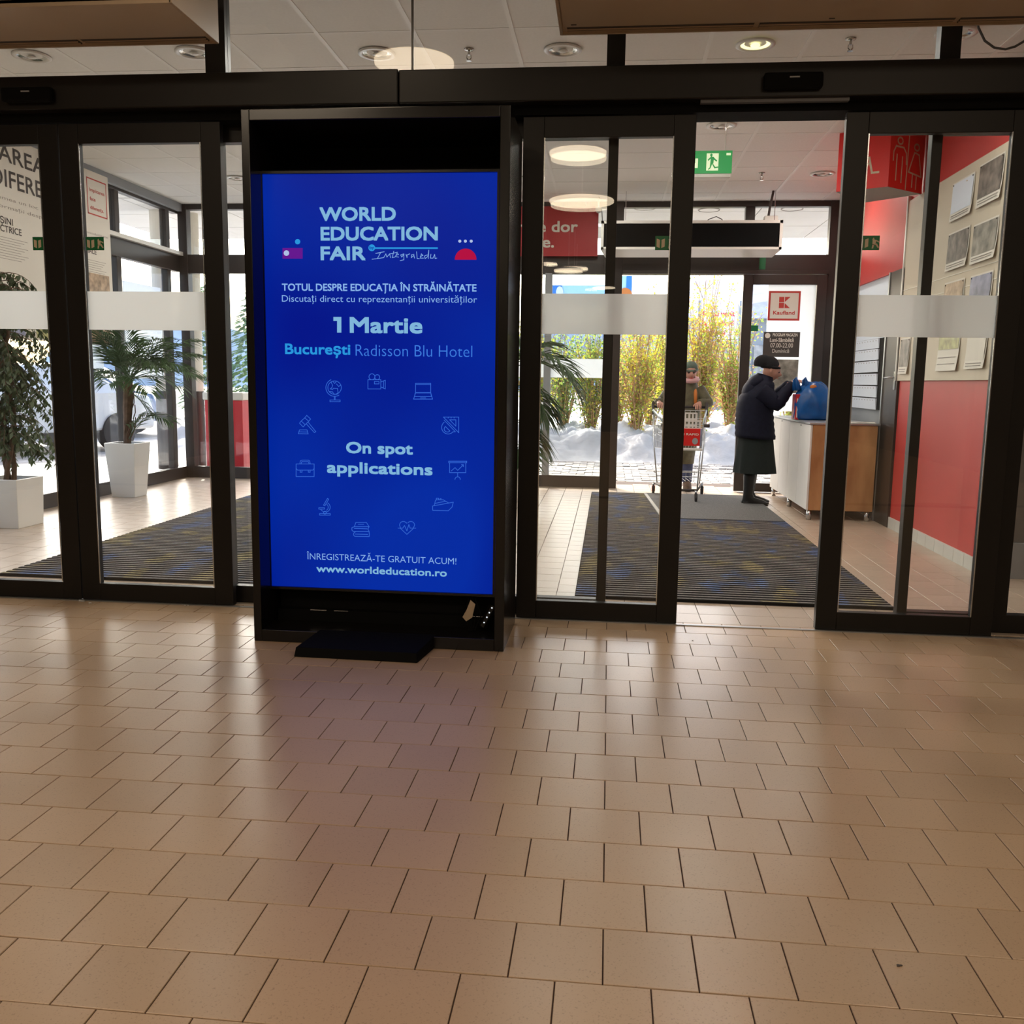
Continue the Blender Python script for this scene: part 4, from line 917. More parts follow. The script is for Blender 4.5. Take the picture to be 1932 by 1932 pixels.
# ------------------------------------------------------------------ hanging text board in front of the glass side wall
tb = R0('text_board', 'tall pale information board with dark heading hanging on the glass side wall', 'board', loc=(-5.15, 5.9, 2.4))
bx = -5.15; box('panel', 'paper', bx-.012, bx, 3.4, 7.43, 1.55, 3.235, tb, .002)
box('clip', 'ink', bx-.02, bx+.004, 6.60, 6.74, 3.23, 3.28, tb)
def bt(txt, xl, yl, wd, cap, mt='ink', wt=.012, x=None):
    """start given as surveyed point on the board plane, width and cap in metres; reads along +Y"""
    q = at(xl, yl, X=bx+.0015) if x is None else x
    return lettering(txt, (bx+.0015, q.y, q.z), (0,1,0), (0,0,1), wd, cap, mt, tb, wt)
yA = at(8, 300, X=bx).y
def btw(txt, yr, z, wd, cap, mt='ink', wt=.012): return lettering(txt, (bx+.0015, yr-wd, z), (0,1,0), (0,0,1), wd, cap, mt, tb, wt)
btw('IMPLICAREA', 6.36, 3.022, 1.40, .135); btw('FACE DIFERENȚA', 6.80, 2.815, 1.80, .142)
btw('Putem face lumea un loc mai bun', 6.62, 2.705, 1.5, .028, 'greyink', -.004); btw('mai multe informații despre cum', 6.62, 2.635, 1.55, .028, 'greyink', -.004)
btw('MAȘINI', 5.86, 2.505, .30, .055); btw('ELECTRICE', 5.972, 2.437, .41, .055)
btw('MEDIU', 6.52, 2.437+.02, .22, .045); btw('ANIMALE', 7.153, 2.437, .34, .05); btw('responsabilitate', 7.38, 2.625, .55, .022, 'greyink', -.002)
for i in range(9):
    z = 2.39-i*.022; box('text_line', 'greyink', bx, bx+.0008, 5.2, 6.05-(i % 3)*.05, z, z+.004, tb); box('text_line', 'greyink', bx, bx+.0008, 6.5, 7.32-(i % 4)*.03, z-.02, z-.016, tb)
q0, q1 = at(163, 334, X=bx), at(202, 413, X=bx)
strokes([rect(0, 0, q1.y-q0.y, q0.z-q1.z)], .012, (bx+.0015, q0.y, q1.z), (0,1,0), (0,0,1), 'redink', tb, 'red_outline')
for t, dz, ww_ in (('Implicarea', .215, .27), ('face', .13, .10), ('diferența.', .045, .245)): lettering(t, (bx+.0015, q0.y+.04, q1.z+dz), (0,1,0), (0,0,1), ww_, .034, 'redink', tb, .012)
box('picture', 'photowarm', bx, bx+.001, 6.72, 7.37, 2.05, 2.25, tb); box('picture', 'photoblue', bx, bx+.001, 6.3, 6.45, 1.9, 2.25, tb)
box('picture', 'photoblue', bx, bx+.001, 5.2, 5.95, 1.58, 1.9, tb); box('picture', 'photogreen', bx, bx+.001, 6.1, 6.7, 1.57, 1.8, tb); box('picture', 'photowarm', bx, bx+.001, 6.8, 7.35, 1.57, 1.72, tb)
fix(tb)

# ------------------------------------------------------------------ potted plants
def pot(r, cx, cy, wt, wb, h, part='pot'):
    b = MB(); a, c = wt/2, wb/2; t = .018
    for hw, z in ((c, 0), (a, h), (a-t, h), (a-t-.005, h-.04)):
        b.v += [(cx-hw, cy-hw, z), (cx+hw, cy-hw, z), (cx+hw, cy+hw, z), (cx-hw, cy+hw, z)]
    b.f.append((3,2,1,0))
    for i in range(3):
        for j in range(4): b.f.append((i*4+j, i*4+(j+1) % 4, (i+1)*4+(j+1) % 4, (i+1)*4+j))
    b.build(part, 'whitegloss', r, bevel=.004)
    box('soil', 'soil', cx-a+t, cx+a-t, cy-a+t, cy+a-t, h-.06, h-.035, r)
def frond(r, o, az, el, L, nl, ll, droop, wid, rng, mt='palmleaf'):
    """one palm leaf: arching rachis with paired leaflets"""
    b = MB(); pts = []; p = Vector(o); d = Vector((math.cos(az)*math.cos(el), math.sin(az)*math.cos(el), math.sin(el))); n = 12
    for i in range(n+1):
        pts.append(p.copy()); p = p + d*(L/n); d = (d + Vector((0, 0, -droop/n))).normalized()
    b.tube(pts, .006, 5, r2=.0015)
    for i in range(nl):
        t = .22+.78*i/(nl-1); k = min(int(t*n), n-1); q = pts[k].lerp(pts[k+1], t*n-k); dd = (pts[k+1]-pts[k]).normalized()
        side = dd.cross(Vector((0,0,1))); side = side.normalized() if side.length > 1e-3 else Vector((1,0,0)); upv = side.cross(dd)
        l = ll*(.45+1.1*math.sin(PI*min(t*.82+.12, 1)))*rng.uniform(.85, 1.1)
        for sgn in (-1, 1):
            dirv = (dd*(.75+.5*t) + side*sgn*(1.05-.35*t) + upv*rng.uniform(-.05, .28)).normalized()
            e = q + dirv*l*.5 + Vector((0,0,-.02*l)); tip = q + dirv*l + Vector((0,0,-l*.28)); wv = dirv.cross(upv).normalized()*wid/2
            fold = upv*wid*.12
            b.add([q, e+wv+fold, tip, e-wv+fold, e-fold*.5], [(0,1,4),(1,2,4),(0,4,3),(4,2,3)])
    return b.build('frond', mt, r)
def palm(cx, cy, label, wt, wb, h, zc, fr, seed, ll=.26, wid=.028, lean=(0,0), stems=True, tr=.04):
    rng = random.Random(seed)
    r = R0('potted_palm', label, 'plant', loc=(cx, cy, 0)); pot(r, cx, cy, wt, wb, h)
    top = Vector((cx+lean[0], cy+lean[1], zc))
    b = MB().tube([(cx, cy, h-.05), (cx+lean[0]*.3, cy+lean[1]*.3, h+(zc-h)*.35), (cx+lean[0]*.8, cy+lean[1]*.8, h+(zc-h)*.75), top], [tr*.75, tr*.8, tr, tr*.8], 9)
    for i in range(14):
        a = rng.uniform(0, 2*PI); rr = tr*.9; zz = rng.uniform(h, zc-.12)
        b.tube([(cx+lean[0]*.4+rr*math.cos(a), cy+rr*math.sin(a), zz), (cx+lean[0]*.6+rr*1.25*math.cos(a+.3), cy+rr*1.25*math.sin(a+.3), zz+.07), (cx+lean[0]*.8+rr*math.cos(a+.4), cy+rr*math.sin(a+.4), zz+.15)], .006, 4)
    b.build('trunk', 'bark', r)
    for q in fr:
        az, el, L, droop = q[:4]; o = q[4] if len(q) > 4 else top
        frond(r, o, math.radians(az), math.radians(el), L, int(L*23)+5, ll*min(1, .6+L*.6), droop, wid, rng)
    return fix(r)
fr = []
rg_ = random.Random(3)
for i in range(22):
    az = -80+i*360/22*.98; el = rg_.uniform(40, 78) if i % 2 else rg_.uniform(12, 40)
    toward = math.cos(math.radians(az)) ; fr.append((az, el, rg_.uniform(.42, .62)+.25*max(0, toward), rg_.uniform(.6, 1.2)))
fr += [(5, 50, .95, 1.1), (-18, 35, .9, 1.2), (-40, 42, .8, 1.3), (160, 60, .55, 1.2), (-100, 62, .7, 1.0), (200, 12, .5, .5)]
fr += [(-5, 62, .36, 1.0, Vector((-4.93, 7.22, .60))), (15, 70, .22, 1.2, Vector((-4.93, 7.25, .66))), (-10, 8, .28, .6, Vector((-4.72, 7.2, .84))), (40, -40, .25, .4, Vector((-4.9, 7.2, 1.1)))]
palm(-4.99, 7.29, 'potted palm with long drooping leaves in a tall white tapered pot', .33, .25, .56, 1.20, fr, 5, ll=.24, wid=.02, lean=(.06, -.03), tr=.052)
fr = [(-5, 52, .55, 1.1), (10, 30, .85, 1.9), (-30, 40, .8, 1.6), (150, 40, .6, 1.2), (80, 50, .5, 1.2), (-120, 40, .5, 1.2), (30, 65, .5, .8)]
o2_ = Vector((-1.04, 7.8, 1.18)); o3_ = Vector((-1.04, 7.8, .86)); o4_ = Vector((-1.04, 7.8, .62))
fr += [(0, 20, .6, 2.2, o2_), (-25, 10, .55, 1.9, o2_), (25, -5, .45, 1.5, o2_), (-160, 20, .5, 1.5, o2_), (5, -5, .5, 1.6, o3_), (-20, -15, .42, 1.3, o3_), (170, 0, .4, 1.4, o3_), (-60, 10, .4, 1.2, o4_)]
palm(-1.06, 7.8, 'potted palm standing behind the opened door leaf beside the screen cabinet', .30, .24, .42, 1.36, fr, 9, ll=.30, wid=.04, tr=.03)

def ficus(cx, cy):
    rng = random.Random(12); r = R0('potted_ficus', 'weeping ficus with dense small leaves in a squat white pot', 'plant', loc=(cx, cy, 0)); pot(r, cx, cy, .36, .335, .40)
    b = MB()
    for k in range(3):
        pts = []; a0 = k*2.1
        for i in range(10):
            t = i/9; pts.append((cx+.035*math.cos(a0+t*7)*(1+t)+.02*k*t, cy+.035*math.sin(a0+t*7)*(1+t), .35+t*1.35))
        b.tube(pts, .022, 7, r2=.012)
    b.build('trunk', 'bark', r)
    lv = MB(); br = MB()
    for i in range(185):
        z0 = rng.uniform(.62, 2.05); a = rng.uniform(0, 2*PI); L = rng.uniform(.18, .46)*(1.0 if z0 < 1.5 else 1.15-.45*(z0-1.5))
        p = Vector((cx, cy, z0)); d = Vector((math.cos(a), math.sin(a), rng.uniform(.1, .7))).normalized(); pts = [p.copy()]; n = 8
        for j in range(n): p = p+d*(L/n*1.35); d = (d+Vector((0,0,-.28))).normalized(); pts.append(p.copy())
        br.tube(pts, .004, 4, r2=.001, cap=False)
        for j in range(1, n+1):
            for m_ in range(4):
                q = pts[j].lerp(pts[j-1], rng.random()); aa = rng.uniform(0, 2*PI); dv = Vector((math.cos(aa)*.6, math.sin(aa)*.6, -rng.uniform(.5, 1.1))).normalized()
                l = rng.uniform(.045, .075); wv = dv.cross(Vector((math.sin(aa*3), math.cos(aa*2), .3))).normalized()*l*.2
                lv.add([q, q+dv*l*.45+wv, q+dv*l, q+dv*l*.45-wv], [(0,1,2,3)])
    br.build('branches', 'bark', r).name = 'branch'
    tag(lv.build('foliage', 'ficusleaf', r), kind='stuff'); return fix(r)
ficus(-4.93, 5.29)

# ------------------------------------------------------------------ people
def skin(name, verts, edges, mt, parent, sub=2):
    me = bpy.data.meshes.new(name); me.from_pydata([v[:3] for v in verts], edges, []); me.materials.append(M[mt])
    o = bpy.data.objects.new(name, me); COL.objects.link(o); o.parent = parent
    o.modifiers.new('skin', 'SKIN'); sv = me.skin_vertices[0].data
    for i, v in enumerate(verts):
        rr = v[3]; sv[i].radius = (rr, v[4]) if len(v) > 4 else (rr, rr); sv[i].use_root = (i == 0)
    if sub: s_ = o.modifiers.new('sub', 'SUBSURF'); s_.levels = sub; s_.render_levels = sub
    for mname in ('skin',): o.modifiers[mname].use_smooth_shade = True
    return o
class Sk:
    def __init__(s): s.v = []; s.e = []
    def p(s, x, y, z, r, r2=None, frm=None):
        s.v.append((x, y, z, r) if r2 is None else (x, y, z, r, r2)); i = len(s.v)-1
        if frm is not None: s.e.append((frm, i))
        return i
    def hand(s, wrist, fwd, side, curl, frm, sc=1.0):
        """palm, four fingers and a thumb; fwd = along hand, side = towards thumb, curl = palm-ward"""
        f = Vector(fwd).normalized(); sd = Vector(side).normalized(); c = Vector(curl).normalized(); w_ = Vector(wrist)
        P = lambda v: (v.x, v.y, v.z)
        a = s.p(*P(w_+f*.035*sc), .024*sc, .017*sc, frm); kn = s.p(*P(w_+f*.070*sc), .030*sc, .014*sc, a)
        for i, (off, l) in enumerate(((.026, .070), (.009, .078), (-.009, .072), (-.025, .056))):
            b0 = w_+f*.085*sc+sd*off*sc; k1 = s.p(*P(b0), .0085*sc, None, kn); b1 = b0+(f*.75+c*.6).normalized()*l*.5*sc; k2 = s.p(*P(b1), .0078*sc, None, k1)
            b2 = b1+(f*.1+c*1).normalized()*l*.45*sc; s.p(*P(b2), .0068*sc, None, k2)
        t0 = w_+f*.045*sc+sd*.032*sc; k1 = s.p(*P(t0), .0105*sc, None, a); t1 = t0+(f*.7+sd*.5+c*.4).normalized()*.036*sc; k2 = s.p(*P(t1), .0095*sc, None, k1)
        s.p(*P(t1+(f*.5+c*.8).normalized()*.028*sc), .008*sc, None, k2)
def head(r, c, fwd, mt='skin'):
    """head as one closed surface with brow, nose, lips, chin; eyes, ears separate small parts"""
    f = Vector(fwd).normalized(); u = Vector((0,0,1)); u = (u-f*u.dot(f)).normalized(); sd = f.cross(u); c = Vector(c)
    b = MB(); n, k = 28, 22; R = (.070, .086, .105)
    for i in range(k+1):
        ph = PI*i/k; z = math.cos(ph)
        for j in range(n):
            t = 2*PI*j/n; x = math.sin(ph)*math.cos(t); y = math.sin(ph)*math.sin(t)   # x = forward, y = side
            rf = R[1]; rs = R[0]
            if z < -.2: rs *= 1+.42*(z+.2); 
            fx = x*rf; 
            if x > 0:
                g = math.exp(-(y/.20)**2)
                fx += g*.022*math.exp(-((z+.18)/.16)**2) + g*.010*math.exp(-((z+.12)/.3)**2)   # nose
                fx += math.exp(-(y/.34)**2)*(.006*math.exp(-((z+.52)/.07)**2) + .009*math.exp(-((z+.86)/.14)**2))  # lips, chin
                fx -= .008*math.exp(-((abs(y)-.36)/.16)**2)*math.exp(-((z-.02)/.12)**2)  # eye sockets
            p = c + f*fx + sd*(y*rs) + u*(z*R[2]); b.v.append(tuple(p))
    for i in range(k):
        for j in range(n): b.f.append((i*n+j, (i+1)*n+j, (i+1)*n+(j+1) % n, i*n+(j+1) % n))
    h_ = b.build('head', mt, r, smooth=True)
    for sg in (-1, 1):
        e_ = c+f*.074+sd*sg*.027+u*.002; MB().ell(e_, (.009, .009, .007), 10, 8).build('eye', 'ink', h_, smooth=True)
        e_ = c+sd*sg*.069-f*.008-u*.005; MB().ell(e_, (.016, .016, .028), 10, 8).build('ear', mt, h_, smooth=True)
    b = MB().tube([c+f*.083+sd*-.018-u*.056, c+f*.089-u*.057, c+f*.083+sd*.018-u*.056], .0035, 6); b.build('mouth', 'redink', h_)
    return h_
# the woman at the counter, facing +X
wo_ = R0('person', 'person in a black knit cap, navy puffer jacket and long dark skirt at the counter', 'person', loc=(1.5, 8.0, 0))
S = Sk(); Yc = 8.0
pel = S.p(1.48, Yc, .80, .13, .10); ch = S.p(1.50, Yc, 1.0, .12, .10, pel); cs = S.p(1.52, Yc, 1.16, .12, .10, ch); nk = S.p(1.585, Yc, 1.27, .045, None, cs); hd_ = S.p(1.60, Yc, 1.33, .045, None, nk)
for sg in (-1, 1):
    hp_ = S.p(1.48, Yc+sg*.09, .74, .08, None, pel); kn_ = S.p(1.49+.01*sg, Yc+sg*.085, .44, .045, None, hp_); an = S.p(1.475+.02*sg, Yc+sg*.085, .10, .028, None, kn_); S.p(1.56+.02*sg, Yc+sg*.085, .035, .018, None, an)
    shl = S.p(1.53, Yc+sg*.165, 1.19, .055, None, cs); el_ = S.p(1.665, Yc+sg*.20, 1.075, .042, None, shl); wr_ = S.p(1.80, Yc-.17+ (sg+1)*.10, 1.245, .027, None, el_)
    S.hand((1.80, Yc-.17+(sg+1)*.10, 1.245), (.85, 0, .55), (0, -sg, .3), (.6, 0, -.8), wr_)
skin('body', S.v, S.e, 'skin', wo_)
head(wo_, (1.632, Yc-.01, 1.395), (.93, -.08, -.28))
b = MB(); rg = []
for i in range(19):
    t = i/18; z = .70+t*.58; cx = 1.505-.02*math.sin(t*PI)+.045*max(0, t-.6)/.4; rx = .205-.035*t-.055*max(0, t-.72)/.28; ry = .235-.02*t-.07*max(0, t-.78)/.22
    q = 1+(.022 if i % 2 else -.012); rg.append((cx, Yc, z, rx*q, ry*q, .05))
rg += [(1.555, Yc, 1.30, .10, .105, .25), (1.575, Yc, 1.345, .085, .09, .3)]
b.loft(rg, 26); jk = b.build('jacket', 'navy', wo_, smooth=True)
for sg in (-1, 1):
    b = MB(); P0 = Vector((1.50, Yc+sg*.17, 1.185)); P1 = Vector((1.665, Yc+sg*.215, 1.06)); P2 = Vector((1.825, Yc-.17+(sg+1)*.10, 1.262)); pts, rr = [], []
    for i in range(9): t = i/8; pts.append(P0.lerp(P1, t)); rr.append((.092-.012*t)*(1.05 if i % 2 else .97))
    for i in range(1, 9): t = i/8; pts.append(P1.lerp(P2, t)); rr.append((.080-.034*t)*(1.05 if i % 2 else .97))
    b.tube(pts, rr, 14); b.build('sleeve', 'navy', wo_, smooth=True)
b = MB(); b.ell((1.475, Yc, 1.265), (.115, .15, .075), 22, 12, Matrix.Rotation(-.75, 3, 'Y')); b.ell((1.435, Yc, 1.19), (.085, .15, .12), 20, 12, Matrix.Rotation(.35, 3, 'Y')); b.build('hood', 'navy', wo_, smooth=True)
b = MB(); rg = []
for i in range(10):
    t = i/9; rg.append((1.505+.01*t, Yc, .76-t*.42, .175+.045*t, .19+.05*t))
o_ = len(b.v); b.loft(rg, 40, cap=False)
b.v = [(x+(.012*math.sin(9*math.atan2(y-Yc, x-1.505))*(.76-z)/.4), y, z) for x, y, z in b.v]
b.f.append(tuple(range(40))); sk_ = b.build('skirt', 'skirtcloth', wo_, smooth=True)
for sg in (-1, 1):
    b = MB(); yb_ = Yc+sg*.085; xo = .02*sg
    b.loft([(1.475+xo, yb_, .36, .062, .058), (1.475+xo, yb_, .30, .064, .058), (1.472+xo, yb_, .20, .055, .05), (1.468+xo, yb_, .12, .05, .045), (1.475+xo, yb_, .085, .062, .045), (1.51+xo, yb_, .065, .10, .045), (1.535+xo, yb_, .04, .135, .047), (1.54+xo, yb_, .0, .138, .047)], 18)
    bt_ = b.build('boot', 'leather', wo_, smooth=True); box('sole', 'rubber', 1.415+xo, 1.675+xo, yb_-.042, yb_+.042, 0.026, .04, bt_, .01)
rt = Matrix.Rotation(.10, 3, 'Y')
b = MB(); b.ell((0, 0, 0), (.100, .088, .105), 24, 14); b.ell((-.055, 0, .025), (.090, .080, .085), 20, 12)
b.v = [tuple(Vector((1.603, Yc-.005, 1.437))+rt@Vector((x*1.08, y*1.06, max(z, -.012)*1.02))) for x, y, z in b.v]; cp = b.build('knit_cap', 'knit', wo_, smooth=True)
b = MB()
for i in range(25): a = 2*PI*i/24; b.v += []
b.tube([Vector((1.622, Yc-.005, 1.428))+rt@Vector((.088*math.cos(2*PI*i/24), .078*math.sin(2*PI*i/24), 0)) for i in range(25)], .016, 8); b.build('cap_band', 'knit', cp, smooth=True)
b = MB()
for sg in (-1, 1):
    b.tube([Vector((1.708, Yc-.015+sg*.028, 1.385))+Vector((0, .019*math.cos(2*PI*i/12), .015*math.sin(2*PI*i/12))) for i in range(13)], .0012, 5)
    b.tube([(1.706, Yc+sg*.047, 1.388), (1.64, Yc+sg*.072, 1.398)], .0012, 5)
b.build('glasses', 'ink', wo_)
fix(wo_)

# the shopping cart
cart = R0('shopping_cart', 'wire shopping cart with a red advertising panel on its nose', 'cart', loc=(.78, 8.35, 0))
def cp4(t, s_):   # basket plan: t 0 front .. 1 rear, s_ -1 left .. 1 right
    return (.765+.012*t + s_*(.20+.095*t), 7.98+.80*t)
b = MB()
def wl(mb, pts, r_=.003): mb.tube(pts, r_, 5)
zt = lambda t: .83+.12*t; zb = lambda t: .575-.05*t
for sg in (-1, 1):
    b = MB()
    for i in range(17): t = i/16; x, y = cp4(t, sg); wl(b, [(x, y, zt(t)), (x-sg*.03, y+.01, zb(t))], .0022)
    for k_ in range(6):
        u = k_/5; wl(b, [(cp4(t, sg)[0]-sg*.03*u, cp4(t, sg)[1], zt(t)+(zb(t)-zt(t))*u) for t in (0, .5, 1)], .0032 if k_ in (0, 5) else .0024)
    b.build('side_mesh', 'wire', cart)
    b = MB(); wl(b, [(*cp4(0, sg), zt(0)+.003), (*cp4(1, sg), zt(1)+.003)], .011); b.build('top_rail', 'cartpanel', cart, smooth=True)
b = MB()
for i in range(13): s_ = -1+2*i/12; x, y = cp4(0, s_); wl(b, [(x, y, zt(0)), (.765+(x-.765)*.86, y+.01, zb(0))], .0028)
for k_ in range(7): u = k_/6; z = zt(0)+(zb(0)-zt(0))*u; w_ = .20-.028*u; wl(b, [(.765-w_, 7.98, z), (.765+w_, 7.98, z)], .003)
b.build('front_mesh', 'wire', cart)
b = MB()
for i in range(11): s_ = -1+2*i/10; wl(b, [(cp4(0, s_*.86)[0], 7.99, zb(0)), (cp4(1, s_*.9)[0], 8.78, zb(1))], .0024)
for i in range(9): t = i/8; wl(b, [(cp4(t, -.88)[0], cp4(t, 0)[1], zb(t)), (cp4(t, .88)[0], cp4(t, 0)[1], zb(t))], .0028)
b.build('bottom_mesh', 'wire', cart)
b = MB()
for i in range(11): s_ = -1+2*i/10; x, y = cp4(1, s_); wl(b, [(x, y, zt(1)), (x, y-.02, zb(1)+.02)], .0026)
for k_ in range(4): z = zt(1)-.09*k_; wl(b, [(cp4(1, -1)[0], 8.78, z), (cp4(1, 1)[0], 8.78, z)], .003)
b.build('rear_mesh', 'wire', cart)
b = MB()
x0, x1 = .62, .95
for k_ in range(9): x = x0+(x1-x0)*k_/8; b.box(x-.009, x+.009, 8.58, 8.59, .78, .93)
for z in (.79, .86, .925): b.box(x0, x1, 8.575, 8.592, z-.008, z+.008)
b.build('child_seat', 'whitegloss', cart)
b = MB()
for k_ in range(9): x = x0+(x1-x0-.02)*k_/8; b.box(x-.007, x+.007, 7.965, 7.975, .78, .87)
for z in (.785, .865): b.box(x0-.02, x1, 7.963, 7.977, z-.008, z+.008)
b.build('coin_tray', 'whitegloss', cart)
pn = box('advert_panel', 'redsign', .61, .955, 7.955, 7.965, .605, .785, cart, .002)
lettering('ȘI RAPID', (.735, 7.953, .715), (1,0,0), (0,0,1), .185, .022, 'paper', pn, .02); e = MB(); e.disc((.885, 7.9535, .655), .030, 18, 'y', .034); e.build('printed_symbol', 'greywall', pn)
for z in (.665, .65, .635): box('text_line', 'paper', .63, .72, 7.9535, 7.955, z, z+.004, pn)
box('purple_edge', 'photoblue', .935, .955, 7.9532, 7.955, .605, .785, pn)
for x in (.56, 1.0): box('corner_bumper', 'ink', x-.03, x+.03, 7.95, 8.0, .80, .835, cart, .006)
box('nose_bar', 'whitegloss', .575, .965, 7.95, 7.98, .555, .578, cart, .006)
b = MB().tube([(.49, 8.86, .985), (1.075, 8.86, .985)], .015, 12); b.build('handle', 'rubber', cart, smooth=True)
for sg in (-1, 1):
    xx = .782+sg*.30; b = MB().tube([(xx, 8.78, .90), (xx, 8.84, .97), (xx, 8.87, 1.02), (xx, 8.85, 1.045)], [.012, .016, .02, .008], 8); b.build('handle_horn', 'ink', cart, smooth=True)
for sg in (-1, 1):
    b = MB().tube([(cp4(1, sg)[0], 8.80, .95), (cp4(1, sg)[0]-sg*.02, 8.72, .53), (.78+sg*.235, 8.62, .14)], .008, 8); b.build('rear_leg', 'wire', cart, smooth=True)
    b = MB().tube([(cp4(.1, sg*.9)[0], 8.06, .57), (.775+sg*.16, 8.02, .14)], .008, 8); b.build('front_leg', 'wire', cart, smooth=True)
    b = MB().tube([(.775+sg*.155, 7.98, .135), (.78+sg*.27, 8.68, .135)], .011, 8); b.build('base_rail', 'ink', cart, smooth=True)
b = MB().tube([(.61, 7.98, .135), (.935, 7.98, .135)], .014, 8); b.build('base_bar', 'ink', cart, smooth=True)
b = MB()
for z in (.27, .33): wl(b, [(.60, 8.05, z), (.945, 8.05, z)], .004)
for i in range(9): x = .60+.043*i; wl(b, [(x, 8.05, .33), (x, 8.07, .22), (x, 8.6, .20)], .0026)
wl(b, [(.50, 8.66, .26), (1.06, 8.66, .26)], .004); b.build('lower_rack', 'wire', cart)
for x, y in ((.61, 7.94), (.915, 7.94), (.505, 8.60), (1.05, 8.68)):
    cs_ = MB().tube([(x, y, .135), (x, y, .10)], .012, 8).build('caster', 'steel', cart, smooth=True)
    MB().box(x-.018, x-.013, y-.03, y+.03, .045, .105).box(x+.013, x+.018, y-.03, y+.03, .045, .105).build('fork', 'redink' if x < .55 else 'steel', cs_)
    MB().tube([(x-.012, y, .052), (x+.012, y, .052)], .052, 20).build('wheel', 'rubber', cs_, smooth=False)
fix(cart)
# the person pushing it, facing the shop
ma = R0('person', 'person in an olive parka, grey-green cap and pink scarf pushing the cart', 'person', loc=(.84, 9.2, 0))
S = Sk(); X0_, Y0_ = .83, 9.22
pel = S.p(X0_, Y0_, .78, .12, .10); ch = S.p(X0_+.01, Y0_-.03, .98, .12, .1, pel); cs = S.p(X0_+.03, Y0_-.08, 1.14, .12, .1, ch); nk = S.p(X0_+.06, Y0_-.12, 1.26, .045, None, cs); S.p(X0_+.07, Y0_-.14, 1.32, .045, None, nk)
HL, HR = (.565, 8.87, 1.005), (.985, 8.87, 1.005)
for sg, hx in ((-1, HL), (1, HR)):
    hp_ = S.p(X0_+sg*.09, Y0_, .74, .08, None, pel); kn_ = S.p(X0_+sg*.09, Y0_-(.05 if sg > 0 else -.02), .43, .055, None, hp_); an = S.p(X0_+sg*.09, Y0_-(.06 if sg > 0 else -.14), .10, .03, None, kn_); S.p(X0_+sg*.095, Y0_-(.06 if sg > 0 else -.14)-.08, .035, .018, None, an)
    shl = S.p(X0_+.03+sg*.17, Y0_-.07, 1.17, .055, None, cs); el_ = S.p(X0_+.03+sg*(.255 if sg > 0 else .27), Y0_-.14, 1.02, .042, None, shl); wr_ = S.p(hx[0]+sg*.02, hx[1]+.09, hx[2]+.025, .026, None, el_)
    S.hand((hx[0]+sg*.02, hx[1]+.085, hx[2]+.022), (-sg*.15, -1, -.1), (-sg, -.2, 0), (0, -.25, -1), wr_, 1.12)
skin('body', S.v, S.e, 'skin', ma)
head(ma, (X0_+.072, Y0_-.165, 1.385), (.05, -.97, -.22))
b = MB(); rg = []
for i in range(14):
    t = i/13; z = .32+t*.95; rx = .17+.035*math.sin(t*PI)-.0*t; rx -= .05*max(0, t-.85)/.15; rg.append((X0_+.035*t*t, Y0_-.02-.07*t*t, z, rx, .195-.04*t-.03*max(0, t-.85)/.15))
rg += [(X0_+.055, Y0_-.10, 1.31, .09, .09), (X0_+.06, Y0_-.11, 1.335, .075, .08)]
b.loft(rg, 24); b.v = [(x+.006*math.sin(14*z+5*x), y+.006*math.sin(23*z), z) for x, y, z in b.v]; b.build('parka', 'olive', ma, smooth=True)
for sg, hx in ((-1, HL), (1, HR)):
    b = MB(); P0 = Vector((X0_+.03+sg*.15, Y0_-.07, 1.185)); P1 = Vector((X0_+.03+sg*(.255 if sg > 0 else .27), Y0_-.14, 1.03)); P2 = Vector((hx[0]+sg*.025, hx[1]+.10, hx[2]+.03)); pts, rr = [], []
    for i in range(7): t = i/6; pts.append(P0.lerp(P1, t)); rr.append((.078-.012*t)*(1.04 if i % 2 else 1))
    for i in range(1, 6): t = i/5; pts.append(P1.lerp(P2, t)); rr.append((.066-.026*t)*(1.04 if i % 2 else 1))
    b.tube(pts, rr, 12); b.build('sleeve', 'olive', ma, smooth=True)
MB().tube([(X0_+.07+.085*math.cos(2*PI*i/16), Y0_-.135+.085*math.sin(2*PI*i/16), 1.30+.02*math.sin(2*PI*i/16)) for i in range(17)], .03, 8).build('scarf', 'pink', ma, smooth=True)
MB().tube([(X0_+.135, Y0_+.05, 1.24), (X0_+.13, Y0_-.08, 1.25), (X0_+.135, Y0_-.205, 1.15), (X0_+.14, Y0_-.22, 1.05), (X0_+.15, Y0_-.14, .98)], .02, 6).build('backpack_strap', 'orange', ma, smooth=True)
MB().tube([(X0_-.07, Y0_+.05, 1.24), (X0_-.07, Y0_-.08, 1.25), (X0_-.075, Y0_-.205, 1.15), (X0_-.08, Y0_-.22, 1.05), (X0_-.1, Y0_-.14, .98)], .02, 6).build('backpack_strap', 'orange', ma, smooth=True)
b = MB(); b.ell((X0_+.072, Y0_-.155, 1.435), (.082, .098, .070), 22, 12, Matrix.Rotation(-.2, 3, 'X')); b.tube([(X0_+.072+.078*math.cos(2*PI*i/20), Y0_-.158+.090*math.sin(2*PI*i/20), 1.412-.018*math.sin(2*PI*i/20)*-1) for i in range(21)], .014, 7); b.build('knit_cap', 'cap2', ma, smooth=True)
b = MB()
for sg in (-1, 1): b.ell((X0_+.078+sg*.030, Y0_-.248, 1.388), (.024, .007, .017), 12, 8)
b.tube([(X0_+.03, Y0_-.245, 1.392), (X0_+.12, Y0_-.245, 1.392)], .003, 5); b.build('sunglasses', 'ink', ma, smooth=True)
